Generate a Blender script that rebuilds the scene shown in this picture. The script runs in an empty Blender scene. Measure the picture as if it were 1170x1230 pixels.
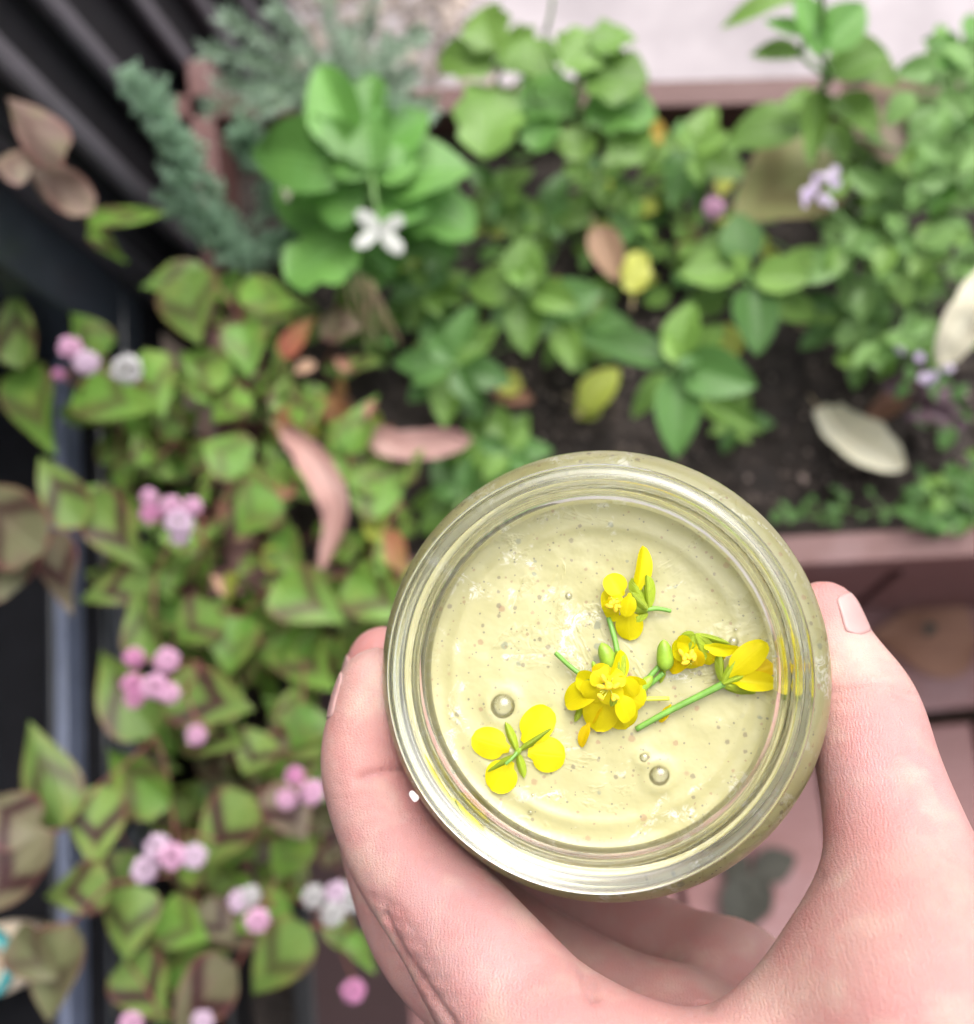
import bpy, bmesh, math, random
import numpy as np
from mathutils import Vector, Matrix, noise
from mathutils.bvhtree import BVHTree

random.seed(7)
scene = bpy.context.scene
COL = scene.collection

# ---------------------------------------------------------------- camera
PW, PH, F = 1170.0, 1230.0, 1300.0
CAM = Vector((0.0, 0.0, 1.04))
down_c = Vector((245 / F, -275 / F, -1.0)).normalized()        # plumb line, from the fence ribs
up_c = -down_c
xs = Vector((1.0, 0.10, 0.0))
x_c = (xs - up_c * xs.dot(up_c)).normalized()
y_c = up_c.cross(x_c)
R_wc = Matrix((x_c, y_c, up_c))                                  # camera space -> world
cam_data = bpy.data.cameras.new("camera")
cam = bpy.data.objects.new("camera", cam_data)
COL.objects.link(cam)
cam.matrix_world = Matrix.Translation(CAM) @ R_wc.to_4x4()
cam_data.sensor_fit = 'HORIZONTAL'
cam_data.sensor_width = 36.0
cam_data.lens = 36.0 * F / PW
cam_data.clip_start = 0.01
cam_data.clip_end = 300
cam_data.dof.use_dof = True
cam_data.dof.focus_distance = 0.207
cam_data.dof.aperture_fstop = 10.5
scene.camera = cam

# ---------------------------------------------------------------- light
SUN_EL, SUN_ROT = math.radians(60), math.radians(35)
world = bpy.data.worlds.new("World")
scene.world = world
world.use_nodes = True
wn = world.node_tree.nodes
wl = world.node_tree.links
sky = wn.new('ShaderNodeTexSky')
sky.sky_type = 'NISHITA'
sky.sun_disc = False
sky.sun_elevation = SUN_EL
sky.sun_rotation = SUN_ROT
sky.air_density = 1.0
sky.dust_density = 6.0
sky.ozone_density = 0.6
hs = wn.new('ShaderNodeHueSaturation')
hs.inputs['Saturation'].default_value = 0.30                      # overcast: the cloud cover greys the sky
wl.new(sky.outputs[0], hs.inputs['Color'])
wl.new(hs.outputs[0], wn['Background'].inputs['Color'])
wn['Background'].inputs['Strength'].default_value = 0.15
sun_data = bpy.data.lights.new("sun", 'SUN')
sun_data.energy = 0.9
sun_data.angle = math.radians(60)
sun_data.color = (1.0, 0.97, 0.93)
sun = bpy.data.objects.new("sun", sun_data)
COL.objects.link(sun)
sd = Vector((math.sin(SUN_ROT) * math.cos(SUN_EL), math.cos(SUN_ROT) * math.cos(SUN_EL), math.sin(SUN_EL)))
sun.rotation_euler = sd.to_track_quat('Z', 'Y').to_euler()
sun.location = sd * 5
scene.view_settings.view_transform = 'Standard'
scene.view_settings.look = 'None'
scene.view_settings.exposure = 1.2
scene.view_settings.gamma = 1.0
scene.view_settings.use_curve_mapping = False
scene.render.engine = 'CYCLES'
scene.cycles.max_bounces = 12
scene.cycles.transmission_bounces = 12
scene.cycles.use_denoising = True

# ---------------------------------------------------------------- pixel helpers
def ray(u, v):
    return R_wc @ Vector(((u - PW / 2) / F, -(v - PH / 2) / F, -1.0))
def D(u, v, d):                      # photo pixel at camera depth d (metres)
    return CAM + ray(u, v) * d
def P(u, v, z):                      # photo pixel on the level z
    r = ray(u, v)
    return CAM + r * ((z - CAM.z) / r.z)
def PX(u, v, x):                     # photo pixel on the upright plane x = const
    r = ray(u, v)
    return CAM + r * ((x - CAM.x) / r.x)
def depth_of(p):
    return (R_wc.transposed() @ (CAM - p)).z
def px_of(p):
    c = R_wc.transposed() @ (p - CAM)
    return (PW / 2 + F * c.x / -c.z, PH / 2 - F * c.y / -c.z)

# ---------------------------------------------------------------- object helpers
def tag(o, label=None, cat=None, group=None, kind=None):
    if label: o['label'] = label
    if cat: o['category'] = cat
    if group: o['group'] = group
    if kind: o['kind'] = kind
    return o
def thing(name, loc, label, cat, group=None):
    o = bpy.data.objects.new(name, None)
    o.empty_display_size = 0.02
    COL.objects.link(o)
    o.location = loc
    return tag(o, label, cat, group)
def link(name, me, parent=None, mat=None):
    o = bpy.data.objects.new(name, me)
    COL.objects.link(o)
    if mat is not None and len(me.materials) == 0:
        me.materials.append(mat)
    if parent is not None:
        o.parent = parent
    return o
def mesh_from(name, verts, faces, smooth=True):
    me = bpy.data.meshes.new(name)
    me.from_pydata([tuple(v) for v in verts], [], faces)
    if smooth:
        me.polygons.foreach_set('use_smooth', [True] * len(me.polygons))
    me.update()
    return me
def root_of(o):
    l = Vector((0, 0, 0))
    while o is not None:
        l += Vector(o.location)
        o = o.parent
    return l

def box_mesh(name, sx, sy, sz, bev=0.0, jitter=0.0):
    bm = bmesh.new()
    bmesh.ops.create_cube(bm, size=1.0)
    for v in bm.verts:
        v.co = Vector((v.co.x * sx, v.co.y * sy, v.co.z * sz))
        if jitter:
            v.co += Vector([random.uniform(-jitter, jitter) for _ in range(3)])
    if bev:
        bmesh.ops.bevel(bm, geom=bm.edges[:], offset=bev, segments=2, affect='EDGES', profile=0.5)
    me = bpy.data.meshes.new(name)
    bm.to_mesh(me); bm.free()
    return me
def box(name, lo, hi, mat, parent=None, bev=0.001):
    lo, hi = Vector(lo), Vector(hi)
    s = hi - lo
    o = link(name, box_mesh(name, abs(s.x), abs(s.y), abs(s.z), bev), parent, mat)
    o.location = (lo + hi) / 2 - (root_of(parent) if parent else Vector())
    return o
def board(name, a, b, w, h, mat, parent=None, bev=0.0012):
    """a board whose top centre line runs from a to b (same level), w wide, h tall"""
    a, b = Vector(a), Vector(b)
    d = b - a
    o = link(name, box_mesh(name, d.length, w, h, bev), parent, mat)
    o.location = (a + b) / 2 - Vector((0, 0, h / 2)) - (root_of(parent) if parent else Vector())
    o.rotation_euler = (0, 0, math.atan2(d.y, d.x))
    return o

def tube_geo(pts, r0, r1, seg, V, Fc):
    n = len(pts)
    base = len(V)
    prev = None
    for i, p in enumerate(pts):
        t = (pts[min(i + 1, n - 1)] - pts[max(i - 1, 0)])
        if t.length < 1e-9: t = Vector((0, 0, 1))
        t.normalize()
        a = prev if prev is not None else (Vector((1, 0, 0)) if abs(t.x) < 0.8 else Vector((0, 1, 0)))
        a = (a - t * a.dot(t)).normalized()
        prev = a
        b = t.cross(a)
        r = r0 + (r1 - r0) * i / max(1, n - 1)
        for k in range(seg):
            an = 2 * math.pi * k / seg
            V.append(p + a * (math.cos(an) * r) + b * (math.sin(an) * r))
    for i in range(n - 1):
        for k in range(seg):
            k2 = (k + 1) % seg
            Fc.append((base + i * seg + k, base + i * seg + k2, base + (i + 1) * seg + k2, base + (i + 1) * seg + k))
    Fc.append(tuple(base + k for k in reversed(range(seg))))
    Fc.append(tuple(base + (n - 1) * seg + k for k in range(seg)))
def bez(a, b, bend, n=6):
    m = (a + b) / 2 + bend
    return [a * (1 - t) ** 2 + m * 2 * t * (1 - t) + b * t * t for t in [i / (n - 1) for i in range(n)]]
def smooth_path(pts, sub=6):
    out = []
    n = len(pts)
    for i in range(n - 1):
        p0, p1, p2, p3 = pts[max(0, i - 1)], pts[i], pts[i + 1], pts[min(n - 1, i + 2)]
        for k in range(sub):
            t = k / sub
            out.append(0.5 * ((2 * p1) + (p2 - p0) * t + (2 * p0 - 5 * p1 + 4 * p2 - p3) * t * t + (3 * p1 - p0 - 3 * p2 + p3) * t ** 3))
    out.append(pts[-1])
    return out

# ---------------------------------------------------------------- material helpers
class NT:
    def __init__(self, name):
        self.m = bpy.data.materials.new(name)
        self.m.use_nodes = True
        self.t = self.m.node_tree
        self.b = self.t.nodes['Principled BSDF']
        self.out = self.t.nodes['Material Output']
    def n(self, typ, **kw):
        nd = self.t.nodes.new(typ)
        for k, v in kw.items():
            if k.startswith('i_'):
                nd.inputs[k[2:]].default_value = v
            else:
                setattr(nd, k, v)
        return nd
    def l(self, a, b):
        self.t.links.new(a, b)
    def val(self, s, v):
        if hasattr(v, 'default_value') or hasattr(v, 'links'):
            self.l(v, s)
        else:
            s.default_value = v
    def math(self, op, a, b=0.0, c=0.0, clamp=False):
        nd = self.n('ShaderNodeMath', operation=op, use_clamp=clamp)
        self.val(nd.inputs[0], a); self.val(nd.inputs[1], b)
        if len(nd.inputs) > 2: self.val(nd.inputs[2], c)
        return nd.outputs[0]
    def mix(self, f, a, b, mode='MIX'):
        nd = self.n('ShaderNodeMix', data_type='RGBA', blend_type=mode)
        self.val(nd.inputs[0], f)
        for s, v in ((nd.inputs[6], a), (nd.inputs[7], b)):
            if isinstance(v, tuple): s.default_value = (*v[:3], 1)
            else: self.l(v, s)
        return nd.outputs[2]
    def ramp(self, f, stops):
        nd = self.n('ShaderNodeValToRGB')
        el = nd.color_ramp.elements
        while len(el) < len(stops): el.new(0.5)
        for e, (p, c) in zip(el, stops):
            e.position = p
            e.color = (*c[:3], 1) if isinstance(c, tuple) else (c, c, c, 1)
        self.l(f, nd.inputs[0])
        return nd.outputs[0]
    def noise(self, scale, detail=3, rough=0.5, vec=None, dist=0.0):
        nd = self.n('ShaderNodeTexNoise')
        nd.inputs['Scale'].default_value = scale
        nd.inputs['Detail'].default_value = detail
        nd.inputs['Roughness'].default_value = rough
        nd.inputs['Distortion'].default_value = dist
        if vec is not None: self.l(vec, nd.inputs['Vector'])
        return nd.outputs['Fac']
    def obj(self):
        return self.n('ShaderNodeTexCoord').outputs['Object']
    def mapped(self, sc, src=None):
        mp = self.n('ShaderNodeMapping')
        mp.inputs['Scale'].default_value = sc
        self.l(src or self.obj(), mp.inputs['Vector'])
        return mp.outputs[0]
    def bump(self, h, strength=0.3, dist=0.001):
        nd = self.n('ShaderNodeBump')
        nd.inputs['Strength'].default_value = strength
        nd.inputs['Distance'].default_value = dist
        self.l(h, nd.inputs['Height'])
        self.l(nd.outputs[0], self.b.inputs['Normal'])
        return nd.outputs[0]
    def col(self, v):
        if isinstance(v, tuple): self.b.inputs['Base Color'].default_value = (*v[:3], 1)
        else: self.l(v, self.b.inputs['Base Color'])
    def set(self, **kw):
        for k, v in kw.items():
            self.val(self.b.inputs[k.replace('_', ' ')], v)

def plain(name, c, rough=0.5, var=0.12, scale=40.0, bump=0.15, metal=0.0):
    t = NT(name)
    f = t.noise(scale, 4, 0.6, t.obj())
    lo = tuple(x * (1 - var) for x in c); hi = tuple(min(1, x * (1 + var)) for x in c)
    t.col(t.ramp(f, [(0.3, lo), (0.7, hi)]))
    t.set(Roughness=rough, Metallic=metal)
    if bump: t.bump(t.noise(scale * 4, 3, 0.6, t.obj()), bump, 0.001)
    return t.m

def wood_mat(name, c1, c2, wear, rough=0.55):
    t = NT(name)
    v = t.mapped((3, 60, 60))
    g = t.noise(6, 5, 0.65, v, 0.6)
    rnd = t.n('ShaderNodeObjectInfo').outputs['Random']
    col = t.ramp(g, [(0.25, c1), (0.75, c2)])
    w = t.noise(14, 5, 0.7, t.obj())
    col = t.mix(t.ramp(w, [(0.52, 0.0), (0.74, 0.75)]), col, wear)
    col = t.mix(t.math('MULTIPLY', rnd, 0.35), col, tuple(x * 0.6 for x in c1))
    t.col(col)
    t.set(Roughness=t.math('MULTIPLY_ADD', w, 0.35, rough - 0.15))
    t.bump(g, 0.35, 0.0015)
    return t.m

def leaf_mat(name, base, alt, tip=None, chevron=0.0, brown=(0.10, 0.045, 0.035), rough=0.42, vein=0.5,
             edge=None, trans=0.28, veins_n=7.0, spots=0.0, patch=None, patch_amt=0.6, spec=0.3, relief=0.5, lumv=0.5):
    """procedural leaf: hue varies from leaf to leaf; midrib and side veins from the leaf's own UV"""
    t = NT(name)
    uv = t.n('ShaderNodeUVMap').outputs[0]
    sep = t.n('ShaderNodeSeparateXYZ'); t.l(uv, sep.inputs[0])
    u, v = sep.outputs[0], sep.outputs[1]
    av = t.math('ABSOLUTE', t.math('MULTIPLY', t.math('SUBTRACT', v, 0.5), 2.0))
    rnd = t.n('ShaderNodeObjectInfo').outputs['Random']
    r2 = t.math('FRACT', t.math('MULTIPLY', rnd, 17.31))
    r3 = t.math('FRACT', t.math('MULTIPLY', rnd, 61.7))
    oi = t.n('ShaderNodeVectorMath', operation='ADD'); t.l(uv, oi.inputs[0])
    cx = t.n('ShaderNodeCombineXYZ'); t.l(t.math('MULTIPLY', rnd, 40.0), cx.inputs[0]); t.l(t.math('MULTIPLY', r2, 30.0), cx.inputs[1]); t.l(cx.outputs[0], oi.inputs[1])
    uvr = oi.outputs[0]
    col = t.mix(r2, base, alt)
    lum = t.math('MULTIPLY_ADD', r3, lumv, 1.0 - lumv * 0.56)
    hv_ = t.n('ShaderNodeHueSaturation'); t.l(col, hv_.inputs['Color']); t.l(lum, hv_.inputs['Value'])
    col = hv_.outputs[0]
    if patch: col = t.mix(t.math('MULTIPLY', t.ramp(t.noise(2.2, 3, 0.6, uvr), [(0.50, 0.0), (0.66, 1.0)]), patch_amt), col, patch)
    nz = t.noise(7, 4, 0.6, uvr)
    col = t.mix(t.math('MULTIPLY', nz, 0.35), col, tuple(x * 0.55 for x in base))
    if tip: col = t.mix(t.math('MULTIPLY', t.math('POWER', u, 2.0), 0.7), col, tip)
    # veins
    sv = t.math('SUBTRACT', u, t.math('MULTIPLY', av, 0.35))
    wv = t.math('ABSOLUTE', t.math('SINE', t.math('MULTIPLY', sv, math.pi * veins_n)))
    side = t.ramp(wv, [(0.0, 1.0), (0.22, 0.0)])
    mid = t.ramp(av, [(0.02, 1.0), (0.07, 0.0)])
    vn = t.math('MAXIMUM', t.math('MULTIPLY', side, 0.45), mid)
    lite = tuple(min(1, x * 1.5 + 0.02) for x in base)
    col = t.mix(t.math('MULTIPLY', vn, vein), col, lite)
    if chevron > 0:
        c0 = t.math('SUBTRACT', 0.62, t.math('MULTIPLY', av, 0.36))
        dd = t.math('ABSOLUTE', t.math('SUBTRACT', t.math('ADD', u, t.math('MULTIPLY', t.math('SUBTRACT', nz, 0.5), 0.12)), c0))
        band = t.ramp(dd, [(0.06, 1.0), (0.17, 0.0)])
        amt = t.math('MULTIPLY', band, t.math('MULTIPLY_ADD', r2, 0.7 * chevron, 0.35 * chevron, clamp=True))
        col = t.mix(amt, col, brown)
    if edge:
        col = t.mix(t.math('MULTIPLY', t.ramp(av, [(0.78, 0.0), (1.0, 1.0)]), 0.42), col, edge)
    if spots:
        sp = t.noise(9, 4, 0.65, uvr)
        col = t.mix(t.ramp(sp, [(0.62, 0.0), (0.70, spots)]), col, brown)
    t.col(col)
    t.set(Roughness=rough)
    t.b.inputs['Specular IOR Level'].default_value = spec
    nrm = t.bump(t.math('SUBTRACT', t.math('MULTIPLY', nz, 0.4), vn), relief, 0.0012)
    tr = t.n('ShaderNodeBsdfTranslucent')
    t.l(t.mix(0.5, col, tuple(min(1, x * 1.6) for x in base)), tr.inputs['Color'])
    mx = t.n('ShaderNodeMixShader'); mx.inputs[0].default_value = trans
    t.l(t.b.outputs[0], mx.inputs[1]); t.l(tr.outputs[0], mx.inputs[2])
    t.l(mx.outputs[0], t.out.inputs['Surface'])
    return t.m

M = {}
M['deck'] = wood_mat('deck_paint', (0.185, 0.076, 0.070), (0.26, 0.128, 0.130), (0.30, 0.20, 0.215), 0.5)
M['timber'] = wood_mat('timber_paint', (0.085, 0.034, 0.030), (0.150, 0.070, 0.066), (0.19, 0.115, 0.115))
M['black_metal'] = plain('black_metal', (0.012, 0.013, 0.017), 0.42, 0.2, 60, 0.05)
M['fence_black'] = plain('fence_black', (0.006, 0.006, 0.008), 0.6, 0.2, 60, 0.05)
M['fence_black'].node_tree.nodes['Principled BSDF'].inputs['Specular IOR Level'].default_value = 0.15
M['track_metal'] = plain('track_metal', (0.13, 0.15, 0.22), 0.3, 0.1, 60, 0.02)  # paler than the frame: bluish highlight along one track painted as colour
M['frame_metal'] = plain('frame_metal', (0.020, 0.024, 0.032), 0.28, 0.2, 60, 0.03)
M['black_plastic'] = plain('black_plastic', (0.014, 0.014, 0.016), 0.4, 0.2, 90, 0.1)
M['concrete'] = plain('concrete', (0.31, 0.28, 0.295), 0.85, 0.25, 9, 0.4)
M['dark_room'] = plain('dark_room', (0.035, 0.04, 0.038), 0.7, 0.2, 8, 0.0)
M['earth'] = plain('earth', (0.12, 0.09, 0.07), 0.95, 0.3, 6, 0.4)
M['stem_red'] = plain('stem_red', (0.16, 0.055, 0.04), 0.5, 0.3, 90, 0.1)
M['stem_green'] = plain('stem_green', (0.10, 0.20, 0.05), 0.5, 0.3, 90, 0.1)
M['stem_straw'] = plain('stem_straw', (0.38, 0.29, 0.17), 0.7, 0.3, 90, 0.2)
M['stem_purple'] = plain('stem_purple', (0.10, 0.045, 0.06), 0.6, 0.3, 90, 0.2)

def soil_mat():
    t = NT('soil')
    c = t.obj()
    n1 = t.noise(55, 6, 0.7, c)
    n2 = t.noise(260, 4, 0.7, c)
    col = t.ramp(n1, [(0.3, (0.012, 0.009, 0.008)), (0.6, (0.035, 0.026, 0.022)), (0.8, (0.075, 0.055, 0.045))])
    col = t.mix(t.ramp(n2, [(0.66, 0.0), (0.72, 0.6)]), col, (0.16, 0.12, 0.10))
    t.col(col); t.set(Roughness=0.9)
    t.bump(t.math('ADD', n1, t.math('MULTIPLY', n2, 0.5)), 0.8, 0.004)
    return t.m
M['soil'] = soil_mat()
M['crumb'] = plain('soil_crumb', (0.06, 0.045, 0.038), 0.9, 0.6, 25, 0.3)

KG = (0.125, 0.265, 0.045)
M['knot0'] = leaf_mat('knotweed_green', KG, (0.175, 0.315, 0.055), chevron=0.9, edge=(0.22, 0.12, 0.06), vein=0.2, patch=(0.25, 0.29, 0.06), brown=(0.075, 0.035, 0.028))
M['knot1'] = leaf_mat('knotweed_marked', (0.145, 0.25, 0.055), (0.185, 0.28, 0.07), chevron=1.4, edge=(0.26, 0.08, 0.06), vein=0.12, brown=(0.052, 0.020, 0.022), patch=(0.24, 0.26, 0.07))
M['knot2'] = leaf_mat('knotweed_bronze', (0.155, 0.165, 0.08), (0.18, 0.14, 0.10), chevron=1.4, edge=(0.28, 0.09, 0.085), vein=0.15, brown=(0.052, 0.020, 0.024), patch=(0.17, 0.11, 0.09))
M['knotolive'] = leaf_mat('knotweed_olive', (0.26, 0.26, 0.10), (0.28, 0.27, 0.11), chevron=0.9, edge=(0.25, 0.13, 0.09), vein=0.2, brown=(0.12, 0.06, 0.035))
M['knot3'] = leaf_mat('knotweed_pink', (0.26, 0.18, 0.155), (0.24, 0.20, 0.12), chevron=1.0, edge=(0.32, 0.12, 0.11), vein=0.25, brown=(0.10, 0.05, 0.045), patch=(0.20, 0.22, 0.09))
M['knotred'] = leaf_mat('knotweed_red', (0.34, 0.11, 0.07), (0.30, 0.17, 0.08), edge=(0.42, 0.09, 0.06), vein=0.3, tip=(0.24, 0.25, 0.06))
M['mint'] = leaf_mat('mint_leaf', (0.125, 0.245, 0.045), (0.18, 0.315, 0.065), vein=0.4, veins_n=8, patch=(0.17, 0.30, 0.07), patch_amt=0.4, spec=0.4)
M['mint_dark'] = leaf_mat('mint_leaf_dark', (0.075, 0.175, 0.042), (0.105, 0.23, 0.055), vein=0.35, veins_n=8, patch=(0.10, 0.20, 0.06), patch_amt=0.5, spec=0.4)
M['rocket'] = leaf_mat('rocket_leaf', (0.125, 0.30, 0.06), (0.155, 0.335, 0.075), vein=0.45, veins_n=6, trans=0.32, rough=0.45, patch=(0.10, 0.25, 0.07), patch_amt=0.45, spec=0.45)
M['oregano'] = leaf_mat('oregano_leaf', (0.14, 0.27, 0.075), (0.19, 0.325, 0.105), vein=0.25, veins_n=5)
M['lime'] = leaf_mat('lime_leaf', (0.34, 0.42, 0.06), (0.46, 0.46, 0.10), vein=0.25, trans=0.3)
M['yellow_leaf'] = leaf_mat('yellow_leaf', (0.50, 0.36, 0.05), (0.46, 0.30, 0.06), vein=0.3, spots=0.6)
M['dry_pink'] = leaf_mat('dry_pink', (0.38, 0.225, 0.205), (0.34, 0.19, 0.165), vein=0.4, trans=0.1, rough=0.6, spots=0.7, brown=(0.22, 0.115, 0.09), patch=(0.44, 0.31, 0.28))
M['dry_tan'] = leaf_mat('dry_tan', (0.42, 0.27, 0.18), (0.36, 0.22, 0.14), vein=0.3, trans=0.1, rough=0.6, spots=0.4)
M['dry_pale'] = leaf_mat('dry_pale', (0.58, 0.55, 0.42), (0.60, 0.55, 0.42), vein=0.3, trans=0.1, rough=0.65, spots=0.7, brown=(0.36, 0.27, 0.17), patch=(0.42, 0.42, 0.36))
M['dry_brown'] = leaf_mat('dry_brown', (0.30, 0.15, 0.095), (0.26, 0.135, 0.09), vein=0.3, trans=0.08, rough=0.6, spots=0.5)
M['dead_dark'] = leaf_mat('dead_dark', (0.060, 0.058, 0.046), (0.05, 0.05, 0.042), vein=0.3, trans=0.03, rough=0.7, spots=0.4, brown=(0.05, 0.045, 0.04))
M['conifer'] = leaf_mat('conifer_leaf', (0.36, 0.54, 0.38), (0.42, 0.60, 0.45), vein=0.0, trans=0.4)
M['rosemary'] = leaf_mat('rosemary_leaf', (0.27, 0.37, 0.27), (0.32, 0.42, 0.32), vein=0.0, trans=0.15)
M['petal'] = leaf_mat('yellow_petal', (0.76, 0.64, 0.003), (0.80, 0.69, 0.004), vein=0.10, trans=0.42, rough=0.5, veins_n=11, relief=0.14, lumv=0.1)
M['petal_deep'] = leaf_mat('yellow_petal_deep', (0.74, 0.52, 0.003), (0.76, 0.58, 0.003), vein=0.10, trans=0.38, rough=0.5, veins_n=11, relief=0.14, lumv=0.1)
M['sepal'] = leaf_mat('sepal_green', (0.34, 0.46, 0.035), (0.42, 0.52, 0.04), vein=0.25, trans=0.25, veins_n=3)
M['bud'] = plain('bud_green', (0.26, 0.42, 0.035), 0.45, 0.25, 300, 0.1)
M['flower_stem'] = plain('flower_stem', (0.16, 0.34, 0.055), 0.45, 0.2, 300, 0.1)
M['anther'] = plain('anther', (0.74, 0.52, 0.02), 0.6, 0.2, 900, 0.2)
M['white_petal'] = leaf_mat('white_petal', (0.60, 0.61, 0.58), (0.62, 0.63, 0.60), vein=0.1, trans=0.3, veins_n=4)
def pom(name, c, c2):
    t = NT(name)
    vz = t.n('ShaderNodeTexVoronoi'); vz.inputs['Scale'].default_value = 7.0
    t.l(t.obj(), vz.inputs['Vector'])
    t.col(t.ramp(vz.outputs['Distance'], [(0.05, c2), (0.6, c)])); t.set(Roughness=0.6)
    return t.m
M['pom_pink'] = pom('pompom_pink', (0.54, 0.27, 0.43), (0.70, 0.52, 0.64))
M['pom_deep'] = pom('pompom_deep', (0.50, 0.18, 0.36), (0.64, 0.36, 0.52))
M['pom_pale'] = pom('pompom_pale', (0.52, 0.37, 0.50), (0.66, 0.56, 0.65))
M['pom_white'] = pom('pompom_white', (0.40, 0.39, 0.39), (0.56, 0.55, 0.56))
M['lilac_petal'] = leaf_mat('lilac_petal', (0.58, 0.46, 0.68), (0.72, 0.64, 0.78), vein=0.1, trans=0.25, veins_n=3)

# ================================================================ SETTING
Z_RAIL, Z_SOIL = 0.34, 0.305
ground_me = mesh_from('ground', [(-60, -60, -0.16), (60, -60, -0.16), (60, 60, -0.16), (-60, 60, -0.16)], [(0, 1, 2, 3)])
tag(link('ground', ground_me, None, M['earth']), kind='structure')

# pale concrete beyond the planter
back_a, back_b = P(200, 128, Z_RAIL), P(1400, 96, Z_RAIL)
front_a, front_b = P(250, 700, Z_RAIL), P(1420, 636, Z_RAIL)
left_a, left_b = P(238, 110, Z_RAIL), P(288, 690, Z_RAIL)
yb = max(back_a.y, back_b.y)
bd = (back_b - back_a).normalized()
pa, pb = back_a - bd * 0.2 + Vector((0, 0.012, 0)), back_b + bd * 1.8 + Vector((0, 0.012, 0))
V = [(p.x, p.y, z) for z in (-0.06, 0.03) for p in (pa, pb, pb + Vector((0, 3, 0)), pa + Vector((0, 3, 0)))]
pat = link('patio', mesh_from('patio', V, [(3, 2, 1, 0), (4, 5, 6, 7), (0, 1, 5, 4), (1, 2, 6, 5), (2, 3, 7, 6), (3, 0, 4, 7)], False), None, M['concrete'])
tag(pat, kind='structure')

# gravel by the fence, behind the bed
gv0, gv1 = P(330, 60, 0.05), P(585, 10, 0.05)
def gravel_patch():
    o = crumbs('gravel', 1500, (gv0.x, gv1.x, pa.y + 0.03, pa.y + 0.40), 0.030, plain('gravel', (0.30, 0.25, 0.22), 0.9, 0.6, 22, 0.2), 0.003, 0.009)
    tag(o, kind='stuff'); tag(o, 'brownish gravel scattered on the concrete by the fence', 'gravel')

# deck, board by board (running away from the house side, slightly uneven)
deck = bpy.data.objects.new('deck', None); COL.objects.link(deck); tag(deck, kind='structure')
gap_x = P(992, 970, 0.0).x
bw = 0.138
y0d, y1d = -1.6, P(700, 745, 0.0).y + 0.02
i = 0
for k in range(-5, 12):
    x0 = gap_x - bw * (k + 1) + 0.003
    x1 = gap_x - bw * k - 0.003
    dz = random.uniform(-0.0015, 0.0015)
    if k >= 0 or True:
        o = box('deck_board', (x0, y0d, -0.03 + dz), (x1, y1d if k >= 0 else P(1100, 868, 0.0).y - 0.004, dz), M['deck'], deck, 0.003)
# cross boards in front of the planter, right of the gap
yc0 = P(1100, 868, 0.0).y
for k in range(2):
    box('cross_board', (gap_x + 0.004, yc0 + 0.008 + k * 0.15, -0.03), (gap_x + 0.9, yc0 + 0.150 + k * 0.15, 0.001 * (k + 1)), M['deck'], deck, 0.003)

# raised planter
rp = thing('raised_planter', (left_a + front_b) / 2 * 1.0 - Vector((0, 0, 0.34)), 'raised garden bed of dark red-brown painted boards holding herbs', 'planter')
board('side_board', left_a + Vector((0, 0.03, 0)), left_b, 0.019, 0.13, M['timber'], rp)
board('side_board', left_a + Vector((0.001, 0.03, -0.136)), left_b + Vector((0.001, 0, -0.136)), 0.019, 0.19, M['timber'], rp)
board('back_board', back_a, back_b, 0.020, 0.13, M['timber'], rp)
board('back_board', back_a + Vector((0, 0.001, -0.136)), back_b + Vector((0, 0.001, -0.136)), 0.020, 0.19, M['timber'], rp)
board('front_rail', front_a, front_b, 0.019, 0.045, M['timber'], rp)
# front planks, upright, below the rail
fd = (front_b - front_a).normalized(); fn = Vector((-fd.y, fd.x, 0))
gx = P(1076, 690, 0.25)
s_gap = (gx - front_a).dot(fd)
for k in range(-5, 4):
    a = front_a + fd * (s_gap + k * 0.125 + 0.004) + fn * 0.004 + Vector((0, 0, -0.046))
    b = front_a + fd * (s_gap + (k + 1) * 0.125 - 0.004) + fn * 0.004 + Vector((0, 0, -0.046))
    board('plank', a, b, 0.018, 0.29, M['timber'], rp)
board('backing_panel', front_a + fn * 0.022 + Vector((0.02, 0, -0.05)), front_b + fn * 0.022 + Vector((0, 0, -0.05)), 0.006, 0.27, M['black_plastic'], rp)

# soil with clods
def soil_sheet(name, x0, x1, ya, yb_, z, n=90, amp=0.010, ya2=None, yb2=None):
    ya2 = ya if ya2 is None else ya2; yb2 = yb_ if yb2 is None else yb2
    V, Fc = [], []
    nx = n; ny = max(8, int(n * (yb_ - ya) / (x1 - x0)))
    for j in range(ny + 1):
        for i_ in range(nx + 1):
            x = x0 + (x1 - x0) * i_ / nx; f_ = i_ / nx; y = (ya + (ya2 - ya) * f_) * (1 - j / ny) + (yb_ + (yb2 - yb_) * f_) * j / ny
            h = amp * (noise.noise((x * 18, y * 18, 1)) + 0.6 * noise.noise((x * 60, y * 60, 4)) + 0.35 * noise.noise((x * 150, y * 150, 7)))
            V.append((x, y, z + h))
    for j in range(ny):
        for i_ in range(nx):
            a = j * (nx + 1) + i_
            Fc.append((a, a + 1, a + nx + 2, a + nx + 1))
    o = link(name, mesh_from(name, V, Fc), None, M['soil'])
    return tag(o, kind='structure')
soil_sheet('soil', front_a.x, front_b.x, front_a.y + 0.012, back_a.y - 0.004, Z_SOIL - 0.006, 160, 0.010, front_b.y + 0.012, back_b.y - 0.004)

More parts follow.
